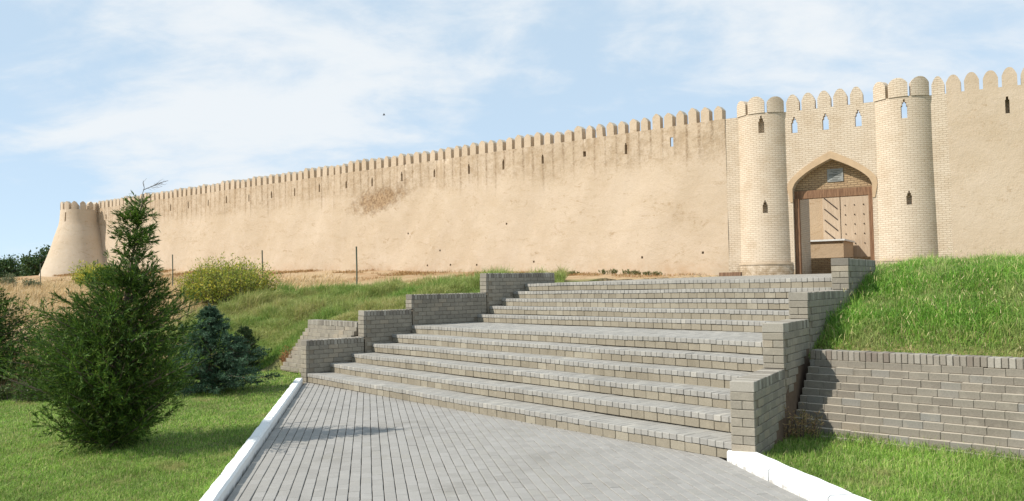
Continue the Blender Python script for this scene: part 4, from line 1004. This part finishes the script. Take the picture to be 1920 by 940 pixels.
def conifer(name, label, base, height, prof, nb, ntw, nlf, pal, pw, lean=(0, 0), up=(0.5, 0.9), leaf=(0.04, 0.010), spread=0.45, zmin=0.04, twl=0.32, trunk_r=0.04, seed=1, curve=0.35, flat=0.0, bare_top=None, group=None, sides=None, tiers=None):
    global RNG
    RNG = np.random.default_rng(seed); rd = random.Random(seed)
    bz = float(zg(np.array([base[0]]), np.array([base[1]]))[0]); root = thing(name, (base[0], base[1], bz), label, 'conifer', group)
    def tr(z):
        t = z/height; return np.array([base[0]+lean[0]*t**1.4, base[1]+lean[1]*t**1.4, bz+z])
    tk = MB(); zs = [height*i/14 for i in range(15)]; tk.tube([tr(z)-(np.array([0, 0, .05]) if z == 0 else 0) for z in zs], [trunk_r*(1-0.86*z/height) for z in zs], 8); tk.build('trunk', M['bark'], root, True)
    br = MB(); PP = []; DD = []; zt = prof[-1][0]
    for i in range(nb):
        z = zmin+(zt-zmin)*((i+rd.random())/nb)**0.92
        if tiers: z = zmin+(zt-zmin)*((math.floor((z-zmin)/(zt-zmin)*tiers)+0.4+rd.gauss(0, .26))/tiers); z = min(max(z, zmin), zt)
        R = float(np.interp(z, [p[0] for p in prof], [p[1] for p in prof]))*(rd.uniform(0.55, 1.12) if rd.random() > 0.10 else rd.uniform(1.15, 1.5)); az = i*2.39996+rd.uniform(-.3, .3)
        if sides and rd.random() > sides(z, math.cos(az)): continue
        el = rd.uniform(*up); out = np.array([math.cos(az), math.sin(az), 0.0]); m = 7; ts = np.linspace(0, 1, m)
        zo = max(0.05, z-R*math.tan(min(el, 1.05))*0.62); o = tr(zo); tipz = z-zo                 # leaves the trunk lower than its tip
        pts = o+out*(ts*R)[:, None]+np.array([0, 0, 1.0])*(tipz*(ts*(1-curve)+curve*ts**2))[:, None]
        pts = pts+np.array([rd.gauss(0, .04), rd.gauss(0, .04), 0])*(ts**2)[:, None]*R
        br.tube([tuple(p) for p in pts], [max(0.0018, trunk_r*0.30*(1-0.85*t)*(0.4+R)) for t in ts], 4)
        nt = max(3, int(ntw*(0.35+R)))
        u = np.sort(RNG.uniform(0.12, 1.0, nt)); ip = np.stack([np.interp(u, ts, pts[:, a]) for a in range(3)], 1)
        tan = pts[-1]-pts[0]; tan = tan/np.linalg.norm(tan)
        d = tan*0.9+RNG.normal(0, 0.55, (nt, 3)); d[:, 2] = d[:, 2]*(1-flat)+0.28*(1-flat); d /= np.linalg.norm(d, axis=1)[:, None]
        L = twl*(0.45+0.55*R/0.6)*RNG.uniform(0.45, 1.1, nt)*(1.05-0.45*u); L = np.clip(L, 0.05, 0.5)
        s = RNG.uniform(0.05, 1, (nt, nlf)); pos = ip[:, None]+d[:, None]*(s*L[:, None])[..., None]
        dd = d[:, None]*0.9+RNG.normal(0, spread, (nt, nlf, 3)); PP.append(pos.reshape(-1, 3)); DD.append(dd.reshape(-1, 3))
    br.build('branches', M['bark'], root)
    PP = np.concatenate(PP); DD = np.concatenate(DD); ok = PP[:, 2] > bz+0.02; PP, DD = PP[ok], DD[ok]; n = len(PP)
    cell = sn(PP[:, 0]*3.1+PP[:, 2]*2.2, PP[:, 1]*3.3+PP[:, 2]*1.9, 1.3, seed)[:, None]
    leaf_mesh('crown', PP, DD, RNG.uniform(0.6, 1.35, n)*leaf[0], RNG.uniform(0.7, 1.3, n)*leaf[1], np.clip(mixc(n, pal, pw)*(1+0.3*cell), .004, 1), M['needle'], root)
    if bare_top:
        tw = MB()
        for pts, r in bare_top: tw.tube(pts, np.linspace(r, r*0.3, len(pts)), 5)
        tw.build('bare_twigs', M['twig'], root)
    return root
JUN = [(0.055, 0.11, 0.016), (0.08, 0.15, 0.022), (0.12, 0.20, 0.03), (0.035, 0.075, 0.014), (0.17, 0.23, 0.04)]
# bare leader of the big juniper
def b3(x, y, dep=9.93, dy=0.0):
    return ((x-960)/FPX*dep, dep+dy, EYE+((534.7-0.0188*(x-960))-y)*dep/FPX)
bt = [([b3(252, 420), b3(262, 378), b3(270, 352), b3(268, 338)], .006), ([b3(268, 356), b3(282, 350), b3(298, 343), b3(315, 338)], .005), ([b3(284, 350), b3(294, 352), b3(304, 349)], .003), ([b3(272, 362), b3(282, 361), b3(292, 362)], .003), ([b3(262, 380), b3(275, 372), b3(288, 368)], .003),
      ([b3(270, 352), b3(267, 342), b3(271, 333, dy=.05)], .003), ([b3(292, 346), b3(300, 338), b3(306, 335)], .0025), ([b3(300, 343), b3(308, 346), b3(313, 344)], .0025), ([b3(258, 395), b3(246, 388), b3(236, 384)], .003), ([b3(260, 385), b3(272, 388), b3(284, 393)], .003), ([b3(255, 408), b3(268, 402), b3(280, 404)], .003)]
for i in range(26):
    q = random.random(); x = 274+q*34; y = 354-q*14; bt.append(([b3(x, y), b3(x+random.uniform(3, 9), y+random.uniform(-7, 5), dy=random.uniform(-.05, .05))], .0018))
conifer('juniper_tree', 'tall dark green juniper with thin leaning leader on the left lawn', (-4.72, 9.93), 2.95,
        [(0.08, 0.30), (0.3, 0.50), (0.6, 0.72), (0.9, 0.86), (1.2, 0.84), (1.45, 0.70), (1.65, 0.52), (1.85, 0.40), (2.1, 0.33), (2.4, 0.25), (2.65, 0.16), (2.85, 0.06)], 560, 18, 17, JUN, (3, 4, 3, 2.5, 1.2), (0.40, 0.0), (0.25, 0.85), (0.056, 0.0095), 0.30, 0.08, 0.38, 0.045, 21, 0.35,
        bare_top=bt, sides=lambda z, c: 1.0 if z < 1.4 else (0.85 if z < 1.75 else (0.6 if z < 2.05 else (0.30 if c > -0.2 else 0.16))))
conifer('juniper_tree', 'dark juniper cut off by the left edge of the picture', (-9.75, 15.3), 2.0, [(0.05, 0.5), (0.5, 1.05), (0.9, 1.1), (1.3, 0.8), (1.7, 0.4), (1.95, 0.1)], 300, 13, 13, JUN, (3, 4, 2, 3, .6), (0.1, 0), (0.2, 0.8), (0.055, 0.015), 0.42, 0.06, 0.36, 0.04, 31)
conifer('juniper_tree', 'low spreading juniper behind the tall one, before the straw slope', (-8.25, 15.6), 1.35, [(0.05, 0.45), (0.4, 0.85), (0.7, 0.85), (1.0, 0.55), (1.3, 0.15)], 110, 10, 11, JUN, (3, 4, 3, 2, 1), (0.05, 0), (0.3, 0.9), (0.05, 0.014), 0.42, 0.06, 0.36, 0.035, 41)
conifer('blue_spruce', 'small blue green spruce behind the tall juniper', (-5.4, 15.1), 1.5, [(0.10, 0.80), (0.35, 0.88), (0.65, 0.72), (0.95, 0.50), (1.2, 0.28), (1.48, 0.03)], 220, 20, 26, [(0.055, 0.11, 0.055), (0.085, 0.155, 0.085), (0.13, 0.21, 0.135), (0.03, 0.065, 0.032)], (3, 4, 2, 2), (0.0, 0), (-0.1, 0.22), (0.042, 0.011), 0.7, 0.08, 0.24, 0.035, 51, 0.5, 0.45, tiers=7)
conifer('dwarf_conifer', 'small dark egg shaped conifer near the retaining wall', (-5.97, 18.85), 0.98, [(0.03, 0.26), (0.2, 0.37), (0.45, 0.37), (0.7, 0.27), (0.95, 0.06)], 170, 14, 14, [(0.03, 0.055, 0.02), (0.045, 0.08, 0.028), (0.065, 0.105, 0.035)], (3, 3, 1), (0, 0), (0.3, 1.0), (0.035, 0.012), 0.5, 0.03, 0.2, 0.03, 61)

def shrub(name, label, cx, cy, rx, ry, h, nst, pal, pw, leaf, seed, mat='leaf', cat='shrub', ear=None, lean=0.35):
    global RNG
    RNG = np.random.default_rng(seed); rd = random.Random(seed)
    z0 = float(zg(np.array([cx]), np.array([cy]))[0]); root = thing(name, (cx, cy, z0), label, cat)
    st = MB(); PP = []; DD = []
    for i in range(nst):
        if i % 40 == 0: ca, cq, ch_ = rd.uniform(0, 6.283), rd.random()**.5*.75, rd.uniform(0.6, 1.1)
        a, q = rd.uniform(0, 6.283), math.sqrt(rd.random())
        if nst > 100:
            bx_, by_ = math.cos(ca)*cq+math.cos(a)*q*.38, math.sin(ca)*cq+math.sin(a)*q*.38; a = math.atan2(by_, bx_); q = math.hypot(bx_, by_)
        else: ch_ = 1.0
        x, y = cx+math.cos(a)*q*rx, cy+math.sin(a)*q*ry
        zb = float(zg(np.array([x]), np.array([y]))[0]); hh = h*rd.uniform(0.6, 1.08)*(1-0.35*min(1, q*q))*ch_
        tx, ty = x+math.cos(a)*q*lean*hh+rd.gauss(0, .08)*hh, y+math.sin(a)*q*lean*hh+rd.gauss(0, .08)*hh
        pts = [(x, y, zb-.02), ((x*.6+tx*.4), (y*.6+ty*.4), zb+hh*.5), (tx, ty, zb+hh)]
        st.tube(pts, [.006, .004, .0015], 3)
        n = 26; u = RNG.uniform(0.12, 1, n); P = np.array(pts); ip = np.stack([np.interp(u, [0, .5, 1], P[:, k]) for k in range(3)], 1); d = RNG.normal(0, 1, (n, 3)); d[:, 2] = np.abs(d[:, 2])*.8+.2
        ip = ip+RNG.normal(0, .05*h, (n, 3))*np.array([1, 1, .5]); PP.append(ip); DD.append(d)
    st.build('stems', M['twig'], root); PP = np.concatenate(PP); DD = np.concatenate(DD); n = len(PP)
    leaf_mesh('foliage', PP, DD, RNG.uniform(.6, 1.4, n)*leaf[0], RNG.uniform(.7, 1.3, n)*leaf[1], mixc(n, pal, pw), M[mat], root)
YG = [(0.30, 0.34, 0.05), (0.40, 0.40, 0.065), (0.21, 0.27, 0.045), (0.58, 0.48, 0.06)]
shrub('weed_bush', 'large yellow green weed bush on the slope before the fence posts', -9.1, 27.0, 1.3, 1.0, 1.45, 900, YG, (4, 3, 3, 1.6), (0.085, 0.032), 3)
shrub('weed_bush', 'smaller yellow green weed bush below the corner tower', -19.8, 40, 1.4, 1.0, 1.3, 420, YG, (3, 4, 2, 2), (0.14, 0.04), 4)
shrub('weed_bush', 'grey green low bush in the straw at far left', -18.3, 31.5, 0.65, 0.5, 0.65, 130, [(0.15, 0.18, 0.09), (0.20, 0.22, 0.12), (0.10, 0.13, 0.06)], (1, 1, 1), (0.08, 0.025), 5)
shrub('dry_weed', 'rusty dry weed at the end of the small retaining wall', -4.95, 18.75, 0.16, 0.12, 0.55, 22, [(0.36, 0.15, 0.05), (0.42, 0.22, 0.09), (0.28, 0.16, 0.07)], (2, 2, 1), (0.05, 0.018), 6, 'straw', 'weed')
shrub('dry_weed', 'dry brown stalks at the foot of the right parapet', *xy(S(W(1.5)+TW+.22, 1.35)), 0.22, 0.12, 0.42, 26, [(0.34, 0.22, 0.11), (0.42, 0.30, 0.15), (0.22, 0.19, 0.07)], (2, 2, 1), (0.05, 0.010), 7, 'straw', 'weed')
shrub('weed_bush', 'dark green low bush at the lower left, beside the lawn', -8.3, 14.3, 0.75, 0.4, 0.48, 120, [(0.06, 0.10, 0.025), (0.10, 0.14, 0.04), (0.13, 0.15, 0.05)], (2, 2, 1), (0.055, 0.018), 8)
for i, (x, y, dep, lab) in enumerate(((1073, 517, 38.5, 'first green weed tuft from the left parapet, under the long wall'), (1140, 517, 37.5, 'middle green weed tuft under the long wall, right of the left parapet'), (1182, 516, 37, 'wide green weed tuft under the long wall'), (1222, 516, 36.5, 'green weed tuft nearest the timber beam, under the long wall'))):
    shrub('weed_tuft', lab, (x-960)/FPX*dep, dep, 0.4, 0.25, 0.22, 26, [(0.10, 0.15, 0.05), (0.16, 0.17, 0.06), (0.28, 0.2, 0.09)], (2, 1, 1), (0.07, 0.025), 20+i, cat='weed')

def tree(label, x, y, dep, h, r, seed):
    global RNG
    RNG = np.random.default_rng(seed); rd = random.Random(seed); cx = (x-960)/FPX*dep
    z0 = float(zg(np.array([cx]), np.array([dep]))[0]); top = EYE+((534.7-0.0188*(x-960))-y)*dep/FPX; h = top-z0
    root = thing('broadleaf_tree', (cx, dep, z0), label, 'tree'); tk = MB(); tk.tube([(cx, dep, z0-.1), (cx+.1, dep, z0+h*.4), (cx, dep, z0+h*.85)], [.22, .15, .03], 7)
    for i in range(9):
        a = i*2.4; zz = z0+h*(.3+.06*i); tk.tube([(cx, dep, zz), (cx+math.cos(a)*r*.7, dep+math.sin(a)*r*.7, zz+h*.2)], [.07, .02], 5)
    tk.build('trunk', M['bark'], root); PP = []; 
    for i in range(34):
        a = rd.uniform(0, 6.283); q = rd.random()**.5; zz = rd.uniform(.28, .95); rr = r*math.sin(math.pi*min(1, (zz-.1)/.95))**.6
        c = np.array([cx+math.cos(a)*q*rr, dep+math.sin(a)*q*rr, z0+h*zz]); PP.append(c+RNG.normal(0, 1, (130, 3))*np.array([.42, .42, .34])*r*.42)
    PP = np.concatenate(PP); n = len(PP); D = RNG.normal(0, 1, (n, 3))
    leaf_mesh('crown', PP, D, RNG.uniform(.22, .4, n), RNG.uniform(.12, .22, n), mixc(n, [(0.035, 0.07, 0.02), (0.055, 0.10, 0.03), (0.08, 0.13, 0.04)], (2, 2, 1)), M['leaf'], root)
tree('dark leafy tree nearest the corner tower, beyond the mound', 74, 468, 96, 0, 2.0, 71)
tree('dark leafy tree at the left picture edge, beyond the mound', 2, 486, 100, 0, 2.2, 72)
tree('lower dark leafy tree between its two taller neighbours, beyond the mound', 40, 503, 104, 0, 1.9, 73)

# ------------------------------------------------------------------ small things
for x, yt, s, lab in ((669, 463, 0, 'first thin metal fence post, nearest the stairs'), (491, 470, 6.86, 'second thin metal fence post, by the yellow green bush'), (322, 478, 15.7, 'third thin metal fence post, right of the tall juniper'), (183, 487, 25.8, 'fourth thin metal fence post, behind the tall juniper'), (75, 495, 36.2, 'last thin metal fence post, before the corner tower')):
    px, py = -5.7-.71*s, 31+.70*s; z0 = float(zg(np.array([px]), np.array([py]))[0]); zt = EYE+((534.7-.0188*(x-960))-yt)*py/FPX
    m_ = MB(); m_.tube([(px, py, z0-.1), (px+.01, py, (z0+zt)/2), (px, py, zt)], [.028, .028, .028], 8); m_.tube([(px, py, zt), (px, py, zt+.012)], [.033, .02], 8)
    tag(m_.build('fence_post', M['post']), lab, 'fence post', 'fence posts along the wall')
bx = Vector((8.45, 34.55, 0)); by = Vector((9.2, 34.05, 0)); zb = float(plat_z((bx.x+by.x)/2, (bx.y+by.y)/2))
m_ = MB(); dr = (by-bx).normalized(); Mx = Matrix((dr, UP.cross(dr), UP)).transposed().to_4x4(); Mx.translation = (bx+by)/2+Vector((0, 0, zb+.075)); m_.box(Mx, (by-bx).length, .16, .15)
o = m_.build('timber_beam', M['oldwood']); bv = o.modifiers.new('bevel', 'BEVEL'); bv.width = .015; tag(o, 'short brown timber beam lying before the left gate tower', 'beam')
# bird
bp = Vector(((723-960)/FPX*60, 60, EYE+(539.2-214)*60/FPX)); m_ = MB()
m_.tube([bp+Vector((-.09, 0, .0)), bp+Vector((-.05, 0, .01)), bp+Vector((.03, 0, .01)), bp+Vector((.10, 0, -.01))], [.012, .035, .03, .006], 6)
for sgn in (-1, 1):
    a, b, c, d = bp+Vector((-.04, 0, .02)), bp+Vector((.04, 0, .02)), bp+Vector((.05, sgn*.14, .09)), bp+Vector((.0, sgn*.16, .10)); m_.face([a, b, c, d]); m_.face([a-Vector((0, 0, .008)), b-Vector((0, 0, .008)), c-Vector((0, 0, .008)), d-Vector((0, 0, .008))][::-1])
tag(m_.build('bird', M['feather']), 'tiny black bird high in the sky above the wall', 'bird')
